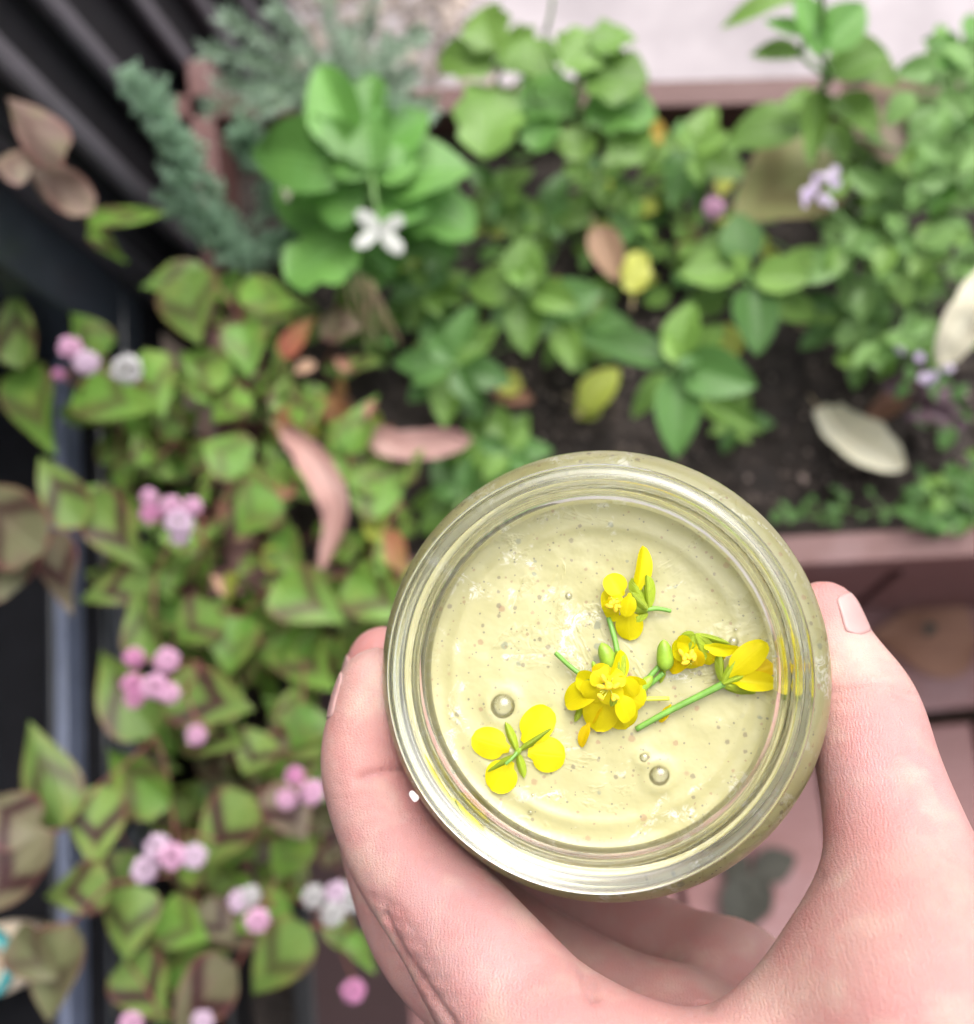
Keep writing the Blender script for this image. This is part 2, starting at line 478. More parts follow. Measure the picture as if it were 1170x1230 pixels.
# crumbs of soil, grit and bark lying on the bed
def crumbs(name, n, region, z, mat, smin, smax):
    V, Fc = [], []
    ico = bmesh.new(); bmesh.ops.create_icosphere(ico, subdivisions=1, radius=1.0)
    iv = [v.co.copy() for v in ico.verts]; ifc = [[v.index for v in f.verts] for f in ico.faces]; ico.free()
    for _ in range(n):
        x = random.uniform(region[0], region[1]); y = random.uniform(region[2], region[3])
        s = random.uniform(smin, smax) * random.choice((0.5, 0.7, 1.0))
        sc = Vector((random.uniform(.6, 1.4), random.uniform(.6, 1.4), random.uniform(.5, 1.0))) * s
        rot = Matrix.Rotation(random.uniform(0, 6.28), 3, 'Z')
        b = len(V)
        for v in iv:
            q = rot @ Vector((v.x * sc.x, v.y * sc.y, v.z * sc.z)) * random.uniform(0.8, 1.2)
            V.append((x + q.x, y + q.y, z + q.z + 0.3 * s))
        Fc += [[b + q for q in f] for f in ifc]
    o = link(name, mesh_from(name, V, Fc, False), None, mat)
    return o
gravel_patch()
sp0, sp1 = P(560, 640, Z_SOIL), P(1170, 400, Z_SOIL)
tag(crumbs('soil_crumbs', 900, (sp0.x, back_b.x - 0.05, sp0.y - 0.01, min(back_a.y, back_b.y) - 0.03), Z_SOIL, M['crumb'], 0.0015, 0.005),
    'loose dark soil crumbs and grit over the herb bed', 'soil', kind='stuff')
M['grit'] = plain('grit', (0.22, 0.17, 0.15), 0.9, 0.5, 12, 0.2)
tag(crumbs('soil_grit', 260, (sp0.x, back_b.x - 0.05, sp0.y - 0.01, P(800, 380, Z_SOIL).y), Z_SOIL + 0.001, M['grit'], 0.0008, 0.0028),
    'pale grit specks on the bare soil beside the front rail', 'grit', kind='stuff')

# ---------------------------------------------------------------- fence (dark ribbed sheet)
FX = P(250, 250, 0.30).x - 0.012
ribs = sorted(PX(u, v, FX).y for (u, v) in ((123, 210), (115, 90), (193, 60), (240, 28)))
f_y0 = min(PX(246, 362, FX).y - 0.005, P(130, 345, 0.36).y + 0.004)
step = (ribs[-1] - ribs[0]) / 3
yy = ribs[-1]
while yy < 2.4:
    yy += step; ribs.append(yy)
fence = thing('fence', (FX, f_y0 + 1, 0), 'black ribbed metal fence rising beside the herb bed', 'fence')
prof = [(f_y0, 0.0)]
for r in ribs:
    prof += [(r - 0.012, 0.0), (r - 0.006, 0.010), (r + 0.006, 0.010), (r + 0.012, 0.0)]
prof.append((ribs[-1] + 0.04, 0.0))
V, Fc = [], []
zs = [0.0, 0.4, 0.8, 1.2, 1.62]
for z in zs:
    for (y, x) in prof: V.append((x, y - (f_y0 + 1), z))
for z in zs:
    for (y, x) in prof: V.append((x - 0.002, y - (f_y0 + 1), z))
n = len(prof); NV = n * len(zs)
for j in range(len(zs) - 1):
    for i in range(n - 1):
        a = j * n + i
        Fc.append((a, a + 1, a + n + 1, a + n)); Fc.append((NV + a, NV + a + n, NV + a + n + 1, NV + a + 1))
link('ribbed_sheet', mesh_from('ribbed_sheet', V, Fc, False), fence, M['fence_black'])
M['fence_rib_sheen'] = plain('fence_rib_sheen', (0.060, 0.054, 0.066), 0.6, 0.2, 60, 0.05)  # paler than the sheet: sky sheen on the ribs put into the colour
for r in ribs:
    box('rib_sheen_cap', (FX + 0.006, r - 0.0095, 0.001), (FX + 0.0155, r + 0.0095, 1.598), M['fence_rib_sheen'], fence, 0.0042)  # caps added over the sheet's ribs to carry the painted sheen
_xo = P(150, 400, 0.36).x
box('end_post', (_xo - 0.02, f_y0 - 0.001, 0.001), (FX - 0.003, f_y0 + 0.02, 1.598), M['fence_rib_sheen'], fence, 0.002)
box('top_rail', (FX - 0.03, f_y0, 1.60), (FX + 0.02, ribs[-1] + 0.05, 1.66), M['black_metal'], fence, 0.003)

# ---------------------------------------------------------------- window of the house
ZS = 0.36
pc = P(150, 372, ZS); pw = P(62, 700, ZS)
YC = P(130, 345, ZS).y
XO = P(150, 400, ZS).x; XI = P(-80, 500, ZS).x
win = thing('window', (XI, YC - 0.8, 0.3), 'black aluminium framed window with sill tracks beside the knotweed', 'window')
y_far = -1.1
rail_in = P(118, 700, ZS).x
box('sill', (XI - 0.05, y_far, ZS - 0.06), (XO, YC, ZS - 0.022), M['fence_black'], win, 0.002)
for (ua, ub, h) in ((122, 150, 0.0), (104, 109, -0.010), (62, 74, 0.002), (40, 47, -0.012)):
    xa, xb = P(ua + 4, 560, ZS).x, P(ub + 4, 560, ZS).x
    box('track', (xa, y_far, ZS - 0.024), (xb, YC - 0.001, ZS + h), M['track_metal' if ua == 62 else 'frame_metal'], win, 0.0015)  # track_metal on one track only: its bluish highlight painted as colour
box('jamb', (XI - 0.055, YC - 0.052, ZS + 0.003), (XO + 0.0008, YC + 0.002, 1.55), M['frame_metal'], win, 0.003)
box('head', (XI - 0.055, y_far, 1.552), (XO, YC, 1.61), M['frame_metal'], win, 0.003)
sc_me = bpy.data.meshes.new('screw')
bm = bmesh.new(); bmesh.ops.create_uvsphere(bm, u_segments=16, v_segments=8, radius=0.0045); bm.to_mesh(sc_me); bm.free()
sc_o = link('screw', sc_me, win, plain('screw_steel', (0.06, 0.065, 0.085), 0.3, 0.1, 50, 0, 0.6))
sc_o.location = Vector((P(117, 340, ZS + 0.004).x, YC - 0.006, ZS + 0.006)) - root_of(win); sc_o.scale = (1, 1, 0.4)
t = NT('window_glass')
gl = t.n('ShaderNodeBsdfGlossy'); gl.inputs['Roughness'].default_value = 0.02
tr = t.n('ShaderNodeBsdfTransparent'); tr.inputs['Color'].default_value = (0.62, 0.70, 0.67, 1)
fr = t.n('ShaderNodeFresnel'); fr.inputs['IOR'].default_value = 1.5
mx = t.n('ShaderNodeMixShader'); t.l(fr.outputs[0], mx.inputs[0]); t.l(tr.outputs[0], mx.inputs[1]); t.l(gl.outputs[0], mx.inputs[2])
t.l(mx.outputs[0], t.out.inputs['Surface']); M['pane'] = t.m
box('pane', (XI + 0.010, y_far + 0.01, ZS - 0.021), (XI + 0.015, YC - 0.05, 1.553), M['pane'], win, 0.0)
# the dim room behind the pane
room = bpy.data.objects.new('room', None); COL.objects.link(room); tag(room, kind='structure')
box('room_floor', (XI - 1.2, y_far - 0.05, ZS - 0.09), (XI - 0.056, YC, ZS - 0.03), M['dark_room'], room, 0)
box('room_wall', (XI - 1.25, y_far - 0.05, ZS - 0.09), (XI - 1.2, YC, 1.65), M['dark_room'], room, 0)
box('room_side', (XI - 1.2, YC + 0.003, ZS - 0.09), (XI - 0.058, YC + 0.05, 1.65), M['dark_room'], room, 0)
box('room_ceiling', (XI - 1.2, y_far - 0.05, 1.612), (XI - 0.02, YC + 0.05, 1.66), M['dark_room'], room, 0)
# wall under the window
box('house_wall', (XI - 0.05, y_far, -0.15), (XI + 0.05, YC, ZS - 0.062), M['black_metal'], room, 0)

# teal-rimmed cup on the inner sill
cup_p = P(-28, 1160, ZS + 0.045)
cup = thing('cup', (cup_p.x, cup_p.y, ZS - 0.0222), 'cream cup with a teal rim standing on the window sill', 'cup')
def lathe(name, prof, seg=48, close=False):
    V, Fc = [], []
    for (r, z) in prof:
        for k in range(seg):
            a = 2 * math.pi * k / seg
            V.append((r * math.cos(a), r * math.sin(a), z))
    m = len(prof)
    for j in range(m - 1 if not close else m):
        j2 = (j + 1) % m
        for k in range(seg):
            k2 = (k + 1) % seg
            Fc.append((j * seg + k, j * seg + k2, j2 * seg + k2, j2 * seg + k))
    return mesh_from(name, V, Fc)
link('bowl', lathe('bowl', [(0.0001, 0.0), (0.016, 0.0), (0.021, 0.03), (0.022, 0.064), (0.019, 0.064), (0.018, 0.02), (0.0001, 0.012)]), cup, plain('cream_glaze', (0.55, 0.46, 0.36), 0.3, 0.1, 60, 0))
link('rim', lathe('rim', [(0.0225, 0.060), (0.0225, 0.068), (0.0205, 0.070), (0.0185, 0.068), (0.0185, 0.060)], close=True), cup, plain('teal_glaze', (0.05, 0.32, 0.34), 0.25, 0.1, 60, 0))

# black trough that carries the knotweed beside the window
tx0, tx1 = XO + 0.012, P(368, 1180, 0.27).x
ty0, ty1 = -1.0, front_a.y - 0.02
trough = thing('trough', ((tx0 + tx1) / 2, (ty0 + ty1) / 2, 0), 'long black plastic trough full of knotweed between window and deck', 'planter')
box('side_wall', (tx1 - 0.006, ty0, 0.002), (tx1, ty1, 0.262), M['black_plastic'], trough, 0.002)
box('side_wall', (tx0, ty0, 0.002), (tx0 + 0.006, ty1, 0.262), M['black_plastic'], trough, 0.002)
box('end_wall', (tx0 + 0.006, ty1 - 0.006, 0.002), (tx1 - 0.006, ty1, 0.262), M['black_plastic'], trough, 0.002)
box('rim', (tx1 - 0.010, ty0 - 0.002, 0.262), (tx1 + 0.006, ty1 + 0.004, 0.272), M['black_plastic'], trough, 0.002)
box('bottom', (tx0 + 0.006, ty0, 0.004), (tx1 - 0.006, ty1 - 0.006, 0.012), M['black_plastic'], trough, 0.001)
soil_sheet('trough_soil', tx0 + 0.004, tx1 - 0.004, ty0 + 0.004, ty1 - 0.004, 0.225, 60, 0.008)

# ================================================================ LEAVES
def leaf_mesh(name, shape, nx=12, ny=6, fold=0.12, curl=0.10, wav=0.02, quilt=0.0, twist=0.0, seed=0, bendy=0.0):
    rr = random.Random(seed)
    V, Fc, UV = [], [], []
    ph = rr.uniform(0, 6)
    for i in range(nx + 1):
        x = i / nx
        w = shape(x)
        for j in range(-ny // 2, ny // 2 + 1):
            s = j / (ny / 2)
            y = 0.5 * w * s
            z = fold * abs(s) * w * 0.5 - curl * x * x + 0.25 * curl * x
            z += wav * math.sin(x * 9 + ph + (2 if s > 0 else 0)) * s * s
            if quilt: z += quilt * math.cos((x - 0.3 * abs(s)) * math.pi * 14) * (1 - abs(s)) * min(1, abs(s) * 3)
            z += twist * (x - 0.5) * s * w
            y += bendy * (x - x * x) * 4 * 0.25
            V.append((x, y, z)); UV.append((x, 0.5 + 0.5 * s))
    m = ny + 1
    for i in range(nx):
        for j in range(ny):
            a = i * m + j
            Fc.append((a, a + m, a + m + 1, a + 1))
    me = mesh_from(name, V, Fc)
    uvl = me.uv_layers.new(name='UVMap')
    for lp in me.loops:
        uvl.data[lp.index].uv = UV[lp.vertex_index]
    return me
def sh_ovate(x):      # heart-based, pointed (knotweed)
    return (x ** 0.5 * (1 - x) ** 1.12) / 0.368 if 0 < x < 1 else 0.0
def sh_ellip(x):      # mint
    return math.sin(math.pi * x ** 0.8) ** 0.75 * (1 + 0.07 * ((x * 13) % 1.0 - 0.5)) if 0 < x < 1 else 0.0
def sh_round(x):      # rocket / mustard leaf: broad, blunt, with a stalk
    if x <= 0: return 0.04
    if x >= 1: return 0.0
    if x < 0.14: return 0.07
    q = (x - 0.14) / 0.86
    return max(0.06, (1 - (2 * q ** 0.85 - 1) ** 2) ** 0.5 * (1 + 0.10 * math.sin(q * 17) + 0.05 * ((q * 14) % 1.0)))
def sh_lance(x):
    return math.sin(math.pi * x) ** 0.8 if 0 < x < 1 else 0.0
def sh_petal(x):
    if x >= 1: return 0.0
    if x < 0.12: return 0.22 + 1.2 * x
    q = (x - 0.12) / 0.88
    return max(0.36 * (1 - q), (1 - (2 * q ** 0.85 - 1) ** 2) ** 0.45)
def sh_sepal(x):
    return 0.35 + 0.65 * math.sin(math.pi * x) ** 0.7 if x < 0.6 else (math.sin(math.pi * x) ** 0.6 if x < 1 else 0.0)

LM = {
    'knot': [leaf_mesh('knot_leaf', sh_ovate, 12, 6, f, c, 0.025, 0.0, tw, s) for s, (f, c, tw) in enumerate(((0.12, 0.10, 0.04), (0.26, 0.2, -0.12), (0.06, 0.05, 0.12), (0.18, 0.34, 0.0), (-0.15, 0.15, 0.1), (0.3, -0.12, -0.1)))],
    'mint': [leaf_mesh('mint_leaf', sh_ellip, 39, 6, f, c, 0.015, 0.010, tw, s + 10) for s, (f, c, tw) in enumerate(((0.28, 0.2, 0.05), (0.2, 0.32, -0.08), (0.35, 0.12, 0.06)))],
    'round': [leaf_mesh('round_leaf', sh_round, 36, 8, f, c, 0.05, 0.006, tw, s + 20) for s, (f, c, tw) in enumerate(((0.16, 0.18, 0.14), (0.22, 0.32, -0.12), (0.12, 0.08, 0.08)))],
    'small': [leaf_mesh('small_leaf', sh_ellip, 6, 4, f, c, 0.02, 0.0, 0.0, s + 30) for s, (f, c) in enumerate(((0.25, 0.25), (0.3, 0.1)))],
    'lance': [leaf_mesh('lance_leaf', sh_lance, 14, 4, f, c, 0.02, 0.0, tw, s + 40, bd) for s, (f, c, tw, bd) in enumerate(((0.3, 0.1, 0.3, 0.0), (0.4, 0.25, -0.3, 0.5)))],
    'petal': [leaf_mesh('petal', sh_petal, 22, 8, f, c, 0.02, 0.0, tw, s + 50) for s, (f, c, tw) in enumerate(((-0.12, 0.10, 0.05), (0.24, 0.20, 0.18), (-0.26, 0.26, -0.14)))],
    'sepal': [leaf_mesh('sepal', sh_sepal, 8, 4, -0.5, 0.25, 0.0, 0.0, 0.0, 60)],
}
_lm_cache = {}
def leaf_data(kind, var, mat):
    k = (kind, var % len(LM[kind]), mat)
    if k not in _lm_cache:
        me = LM[kind][k[1]].copy(); me.name = '%s_%s' % (kind, mat)
        me.materials.clear(); me.materials.append(M[mat]); _lm_cache[k] = me
    return _lm_cache[k]
UPV = Vector((0, 0, 1))
def put_leaf(parent, B, T, width, kind, mat, roll=0.0, name='leaf', var=None, up=None):
    d = T - B; L = max(d.length, 1e-5); ex = d / L
    nz = (up or UPV)
    nz = nz - ex * nz.dot(ex)
    if nz.length < 1e-3: nz = Vector((1, 0, 0)) - ex * ex.x
    nz.normalize(); ey = nz.cross(ex)
    if roll:
        q = Matrix.Rotation(roll, 3, ex); ey = q @ ey; nz = q @ nz
    m = Matrix((ex * L, ey * width, nz * L)).transposed().to_4x4()
    m.translation = B - root_of(parent) if parent else B
    o = link(name, leaf_data(kind, random.randrange(9) if var is None else var, mat), parent)
    o.matrix_local = m
    return o

class Plant:
    def __init__(self, name, base, label, cat, stem_mat, group=None, stem_r=0.0011):
        self.base = Vector(base)
        self.o = thing(name, self.base, label, cat, group)
        self.nodes = [self.base.copy()]
        self.segs = []
        self.mat = stem_mat; self.r = stem_r
    def leaf(self, B, T, width, kind, mat, roll=0.0, var=None):
        self.segs.append(B.copy())
        return put_leaf(self.o, B, T, width, kind, mat, roll, var=var)
    def leaf_px(self, b, t, wpx, z, kind, mat, dz=0.006, roll=None, var=None):
        B = P(b[0], b[1], z); T = P(t[0], t[1], z + dz)
        w = wpx * depth_of(B) / F
        return self.leaf(B, T, w, kind, mat, random.uniform(-0.25, 0.25) if roll is None else roll, var)
    def finish(self):
        V, Fc = [], []
        pts = sorted(self.segs, key=lambda p: (p - self.base).length)
        con = [self.base]
        for p in pts:
            q = min(con, key=lambda c: (c - p).length + max(0, c.z - p.z) * 3)
            if (q - p).length > 1e-4:
                k = len(con)
                tube_geo(bez(q, p, Vector((random.uniform(-.1, .1), random.uniform(-.1, .1), random.uniform(-.12, .05))) * (p - q).length, 6), self.r, self.r * 0.75, 5, V, Fc)
            con.append(p)
        V = [v - self.base for v in V]
        if Fc: link('stem', mesh_from('stem', V, Fc), self.o, self.mat)

def in_poly(x, y, poly):
    c = False; n_ = len(poly)
    for i_ in range(n_):
        x1, y1 = poly[i_]; x2, y2 = poly[(i_ + 1) % n_]
        if (y1 > y) != (y2 > y) and x < (x2 - x1) * (y - y1) / (y2 - y1) + x1: c = not c
    return c
def fill(pl, poly, n, size, zr, kind, mats, ratio=(0.6, 0.8), dzs=(-0.014, 0.016)):
    xs_ = [p[0] for p in poly]; ys_ = [p[1] for p in poly]
    k = 0
    for _ in range(n * 30):
        if k >= n: break
        u = random.uniform(min(xs_), max(xs_)); v = random.uniform(min(ys_), max(ys_))
        if not in_poly(u, v, poly): continue
        z = random.uniform(*zr); s = random.uniform(*size) * (0.9 if kind == 'knot' else 1.0); a = random.uniform(0, 6.283)
        B = P(u, v, z)
        L = s * depth_of(B) / F
        T = B + Vector((math.cos(a) * L, math.sin(a) * L, random.uniform(*dzs)))
        pl.leaf(B, T, L * random.uniform(*ratio), kind, random.choice(mats), random.uniform(-0.6, 0.6))
        k += 1

# ---------------------------------------------------------------- knotweed
pom_me = {}
def pom_mesh(mat):
    if mat in pom_me: return pom_me[mat]
    rr = random.Random(5)
    V, Fc = [], []
    def floret(d, rad, ln, w):
        d = d.normalized(); a = d.orthogonal().normalized(); b_ = d.cross(a)
        base = len(V)
        V.append(d * rad * 0.55)
        for q in range(5): V.append(d * (rad + ln * 0.45) + (a * math.cos(q * 1.2566) + b_ * math.sin(q * 1.2566)) * w)
        V.append(d * (rad + ln))
        for q in range(5):
            Fc.append((base, base + 1 + (q + 1) % 5, base + 1 + q)); Fc.append((base + 6, base + 1 + q, base + 1 + (q + 1) % 5))
    n_ = 64
    for q in range(n_):
        y_ = 1 - 2 * (q + 0.5) / n_; th_ = q * 2.39996
        r_ = math.sqrt(1 - y_ * y_)
        floret(Vector((math.cos(th_) * r_ + rr.uniform(-.1, .1), math.sin(th_) * r_ + rr.uniform(-.1, .1), y_)), 0.62, rr.uniform(0.26, 0.50), rr.uniform(0.13, 0.2))
    me = mesh_from('flower_head', V, Fc)
    me.materials.append(M[mat]); pom_me[mat] = me
    return me
KW = 'knotweed plants along the window side'
def knot(base_px, z, label):
    p = P(base_px[0], base_px[1], z)
    return Plant('knotweed_plant', p, label, 'plant', M['stem_red'], KW, 0.0009)
K = {
 'jamb':  knot((60, 330), 0.30, 'knotweed with one pale pink and brown leaf, climbing at the window jamb corner'),
 'sill':  knot((110, 520), 0.30, 'knotweed with three white and pink flower balls at the window sill below the jamb corner'),
 'sill2': knot((110, 700), 0.235, 'bronze marked knotweed sprawling over the window tracks beside a five ball pink flower cluster'),
 'sill3': knot((140, 960), 0.235, 'tall knotweed with brown chevron leaves over the window track, above the teal rimmed cup'),
 'low':   knot((200, 1130), 0.235, 'knotweed in the trough with scattered pale and pink balls, nearest the teal rimmed cup'),
 'bed':   knot((290, 440), Z_SOIL, 'knotweed with heart shaped leaves over the left edge board of the raised bed'),
 'bed2':  knot((300, 600), Z_SOIL, 'dense green knotweed around the long curved pink dry leaf'),
 'mid':   knot((290, 790), 0.235, 'green knotweed with six deep pink balls in the middle of the trough'),
 'hand':  knot((350, 960), 0.235, 'knotweed with pink balls close to the bent knuckle of the hand'),
 'end':   knot((330, 1110), 0.235, 'knotweed with greyish white balls leaning out over the deck beside the trough rim'),
}
ML = {0: 'knot0', 1: 'knot1', 2: 'knot2', 3: 'knot3', 4: 'knotred'}
for key, b, tp, w, z, m in (
    ('sill', (25, 442), (14, 345), 58, .46, 1), ('sill', (22, 438), (62, 545), 76, .44, 0), ('sill', (128, 425), (82, 372), 52, .43, 0),
    ('sill', (92, 462), (178, 492), 84, .42, 0), ('sill', (175, 420), (190, 500), 62, .42, 0),
    ('sill2', (100, 634), (44, 545), 62, .45, 1), ('sill2', (52, 664), (-45, 580), 108, .50, 2), ('sill2', (62, 640), (84, 738), 58, .46, 2),
    ('sill2', (108, 596), (172, 684), 70, .44, 1), ('sill2', (186, 692), (92, 722), 50, .43, 1), ('sill2', (178, 796), (166, 704), 50, .43, 1),
    ('sill2', (30, 700), (-30, 660), 90, .48, 2),
    ('sill3', (186, 884), (112, 780), 82, .42, 1), ('sill3', (78, 994), (28, 866), 80, .47, 1), ('sill3', (206, 968), (118, 902), 76, .42, 0),
    ('sill3', (120, 942), (112, 1048), 76, .45, 1), ('sill3', (66, 1000), (-30, 1105), 100, .49, 2), ('sill3', (45, 1000), (-20, 960), 80, .49, 2),
    ('sill3', (134, 1060), (52, 1078), 68, .46, 1), ('sill3', (88, 1108), (46, 1230), 90, .47, 2), ('sill3', (18, 1120), (60, 1180), 70, .485, 2),
    ('low', (160, 1062), (146, 1156), 78, .42, 1), ('low', (150, 1150), (200, 1230), 80, .40, 1), ('low', (285, 1160), (200, 1240), 86, .42, 2),
    ('low', (190, 1095), (250, 1130), 70, .38, 0), ('low', (215, 1050), (270, 1010), 60, .37, 0),
    ('jamb', (78, 190), (0, 108), 62, .57, 3), ('jamb', (112, 258), (28, 180), 54, .54, 3), ('jamb', (60, 175), (50, 240), 40, .53, 2), ('jamb', (104, 268), (199, 253), 32, .47, 0), ('jamb', (108, 272), (150, 315), 26, .45, 0), ('jamb', (40, 200), (-10, 190), 60, .56, 3),
    ('bed', (222, 328), (238, 412), 92, .42, 1), ('bed', (288, 345), (358, 366), 48, .41, 0), ('bed', (292, 388), (298, 450), 60, .40, 0),
    ('bed', (278, 455), (212, 424), 56, .40, 0), ('bed', (250, 330), (170, 350), 50, .41, 0), ('bed', (340, 430), (378, 376), 30, .40, 4),
    ('bed', (385, 385), (432, 392), 50, .39, 3), ('bed', (300, 470), (250, 500), 60, .39, 0), ('bed', (330, 520), (362, 480), 44, .385, 4),
    ('bed2', (350, 505), (392, 480), 40, .39, 0), ('bed2', (480, 604), (412, 560), 84, .37, 0), ('bed2', (330, 590), (280, 640), 70, .40, 0),
    ('bed2', (420, 545), (450, 470), 50, .385, 0), ('bed2', (300, 560), (240, 530), 70, .41, 0), ('bed2', (460, 640), (490, 690), 40, .38, 4),
    ('bed2', (440, 690), (490, 712), 50, .36, 4), ('bed2', (380, 700), (330, 735), 70, .39, 0), ('bed2', (420, 690), (490, 745), 80, .37, 0),
    ('bed2', (240, 640), (190, 650), 60, .40, 0), ('bed2', (335, 640), (355, 690), 60, .385, 0),
    ('mid', (198, 828), (304, 852), 84, .41, 1), ('mid', (330, 700), (408, 742), 78, .40, 0), ('mid', (260, 730), (210, 770), 66, .40, 0),
    ('mid', (290, 740), (270, 810), 70, .39, 0), ('mid', (340, 760), (400, 830), 76, .37, 0), ('mid', (225, 870), (300, 895), 70, .38, 1),
    ('hand', (305, 955), (236, 1042), 84, .40, 1), ('hand', (330, 940), (365, 1010), 70, .40, 2), ('hand', (320, 880), (290, 930), 66, .38, 1),
    ('hand', (345, 880), (400, 900), 60, .37, 1), ('hand', (370, 1000), (320, 1050), 70, .38, 0), ('hand', (380, 850), (350, 900), 60, .38, 0),
    ('end', (372, 1112), (292, 1196), 80, .40, 1), ('end', (345, 1075), (280, 1120), 66, .36, 0), ('end', (395, 1100), (430, 1150), 40, .38, 0),
    ('end', (250, 1085), (310, 1140), 70, .35, 2), ('end', (420, 1120), (450, 1170), 30, .40, 0)):
    K[key].leaf_px(b, tp, w * 0.92, z, 'knot', ML[m])
G0 = ['knot0', 'knot0', 'knot0', 'knot1']
fill(K['sill'], [(70, 430), (250, 440), (250, 560), (110, 560)], 26, (45, 70), (.33, .40), 'knot', G0)
fill(K['sill2'], [(110, 560), (250, 560), (250, 720), (120, 720)], 36, (34, 72), (.30, .40), 'knot', G0)
fill(K['sill3'], [(120, 860), (240, 860), (240, 1050), (130, 1050)], 26, (55, 80), (.30, .38), 'knot', ['knot0', 'knot1', 'knot1'])
fill(K['low'], [(130, 1050), (290, 1050), (280, 1260), (130, 1260)], 26, (55, 85), (.29, .37), 'knot', ['knot0', 'knot1', 'knot1', 'knot2'])
fill(K['bed'], [(260, 330), (440, 370), (430, 500), (230, 500)], 44, (28, 56), (.33, .385), 'knot', ['knot0'] * 5 + ['knot1', 'knot1', 'knot3', 'knotred'])
fill(K['bed2'], [(240, 490), (470, 480), (500, 720), (240, 720)], 84, (30, 62), (.32, .385), 'knot', ['knot0'] * 8 + ['knot1', 'knot1', 'lime', 'knotred'])
fill(K['mid'], [(200, 700), (450, 700), (400, 880), (180, 880)], 60, (36, 76), (.28, .38), 'knot', G0)
fill(K['hand'], [(240, 860), (400, 860), (420, 1060), (240, 1060)], 48, (40, 78), (.28, .38), 'knot', ['knot0', 'knot1', 'knot2', 'knot0'])
fill(K['end'], [(260, 1050), (380, 1050), (340, 1120), (260, 1110)], 10, (45, 70), (.28, .35), 'knot', ['knot0', 'knot1'])
for key, u, v, r, z, m in (
    ('sill', 84, 418, 16, .49, 'pom_pink'), ('sill', 104, 436, 17, .49, 'pom_pale'), ('sill', 152, 444, 21, .49, 'pom_white'), ('sill', 70, 450, 8, .47, 'pom_deep'),
    ('sill2', 179, 597, 12, .48, 'pom_pink'), ('sill2', 180, 618, 14, .48, 'pom_deep'), ('sill2', 205, 608, 15, .485, 'pom_pink'), ('sill2', 215, 628, 19, .485, 'pom_pale'), ('sill2', 231, 608, 13, .485, 'pom_pink'), ('sill2', 216, 643, 14, .48, 'pom_pale'),
    ('mid', 161, 790, 14, .47, 'pom_deep'), ('mid', 200, 793, 17, .475, 'pom_pink'), ('mid', 158, 821, 14, .47, 'pom_deep'), ('mid', 185, 824, 18, .48, 'pom_pink'), ('mid', 203, 833, 15, .475, 'pom_pink'), ('mid', 161, 839, 14, .47, 'pom_deep'), ('mid', 235, 883, 14, .45, 'pom_pink'),
    ('hand', 354, 932, 13, .44, 'pom_deep'), ('hand', 344, 960, 14, .44, 'pom_pink'), ('hand', 375, 952, 17, .44, 'pom_pink'),
    ('sill3', 189, 1018, 18, .47, 'pom_pale'), ('sill3', 206, 1028, 19, .475, 'pom_pink'), ('sill3', 233, 1029, 17, .47, 'pom_pale'), ('sill3', 173, 1045, 18, .47, 'pom_pale'),
    ('low', 288, 1082, 16, .45, 'pom_pale'), ('low', 301, 1076, 14, .45, 'pom_white'), ('low', 309, 1105, 17, .455, 'pom_pink'),
    ('end', 377, 1077, 16, .45, 'pom_white'), ('end', 405, 1073, 17, .45, 'pom_pale'), ('end', 425, 1080, 18, .45, 'pom_white'), ('end', 400, 1098, 17, .455, 'pom_white'), ('end', 424, 1190, 16, .42, 'pom_deep'),
    ('low', 157, 1230, 16, .44, 'pom_pink'), ('low', 243, 1227, 15, .44, 'pom_pale')):
    pl = K[key]; c = P(u, v, z)
    o = link('flower_head', pom_mesh(m), pl.o)
    rr = r * 0.95 * depth_of(c) / F
    o.location = c - pl.base; o.scale = (rr, rr, rr); o.rotation_euler = (random.uniform(-.4, .4), random.uniform(-.4, .4), random.uniform(0, 6))
    pl.segs.append(c + Vector((random.uniform(-.006, .006), random.uniform(-.006, .006), -0.03)))
    pl.segs.append(c + Vector((0, 0, -rr * 0.7)))
for pl in K.values(): pl.finish()

# ---------------------------------------------------------------- mint and its kin: pairs of leaves crossing up a stem
def mint(u, v, z, spx, rot, label, tiers=3, mats=('mint', 'mint_dark'), base=None, first=(1, 1, 1, 1), kind='mint', ratio=0.62):
    c = P(u, v, z)
    bp = base if base else (u + random.uniform(-15, 15), v + random.uniform(-10, 15))
    b = P(bp[0], bp[1], Z_SOIL - 0.01)
    pl = Plant('mint_plant', b, label, 'plant', M['stem_green'], 'mint plants in the raised bed', 0.0013)
    for t_ in range(tiers):
        zz = z - 0.022 * (tiers - 1 - t_)
        f = (tiers - 1 - t_) / max(1, tiers - 1)
        node = b.lerp(c, (zz - b.z) / max(1e-3, (c.z - b.z)))
        sc_ = (0.42 + 0.58 * min(1, (tiers - 1 - t_ + (0.55 if tiers > 1 else 1)) / 1.5))
        for q in range(4 if t_ < tiers - 1 or tiers == 1 else 4):
            a = rot + math.pi / 2 * q + (math.pi / 4 if t_ % 2 else 0) + random.uniform(-.2, .2)
            L = spx * sc_ * depth_of(node) / F * random.uniform(0.85, 1.12) * (first[q] if tiers == 1 or t_ == tiers - 2 else 1)
            d = Vector((math.cos(a), math.sin(a), 0))
            B = node + d * 0.003
            T = B + d * L + Vector((0, 0, L * random.uniform(0.0, 0.35)))
            pl.leaf(B, T, L * ratio * random.uniform(0.9, 1.1), kind, mats[0] if random.random() < 0.65 else mats[1], random.uniform(-.2, .2))
    pl.finish()
    return pl
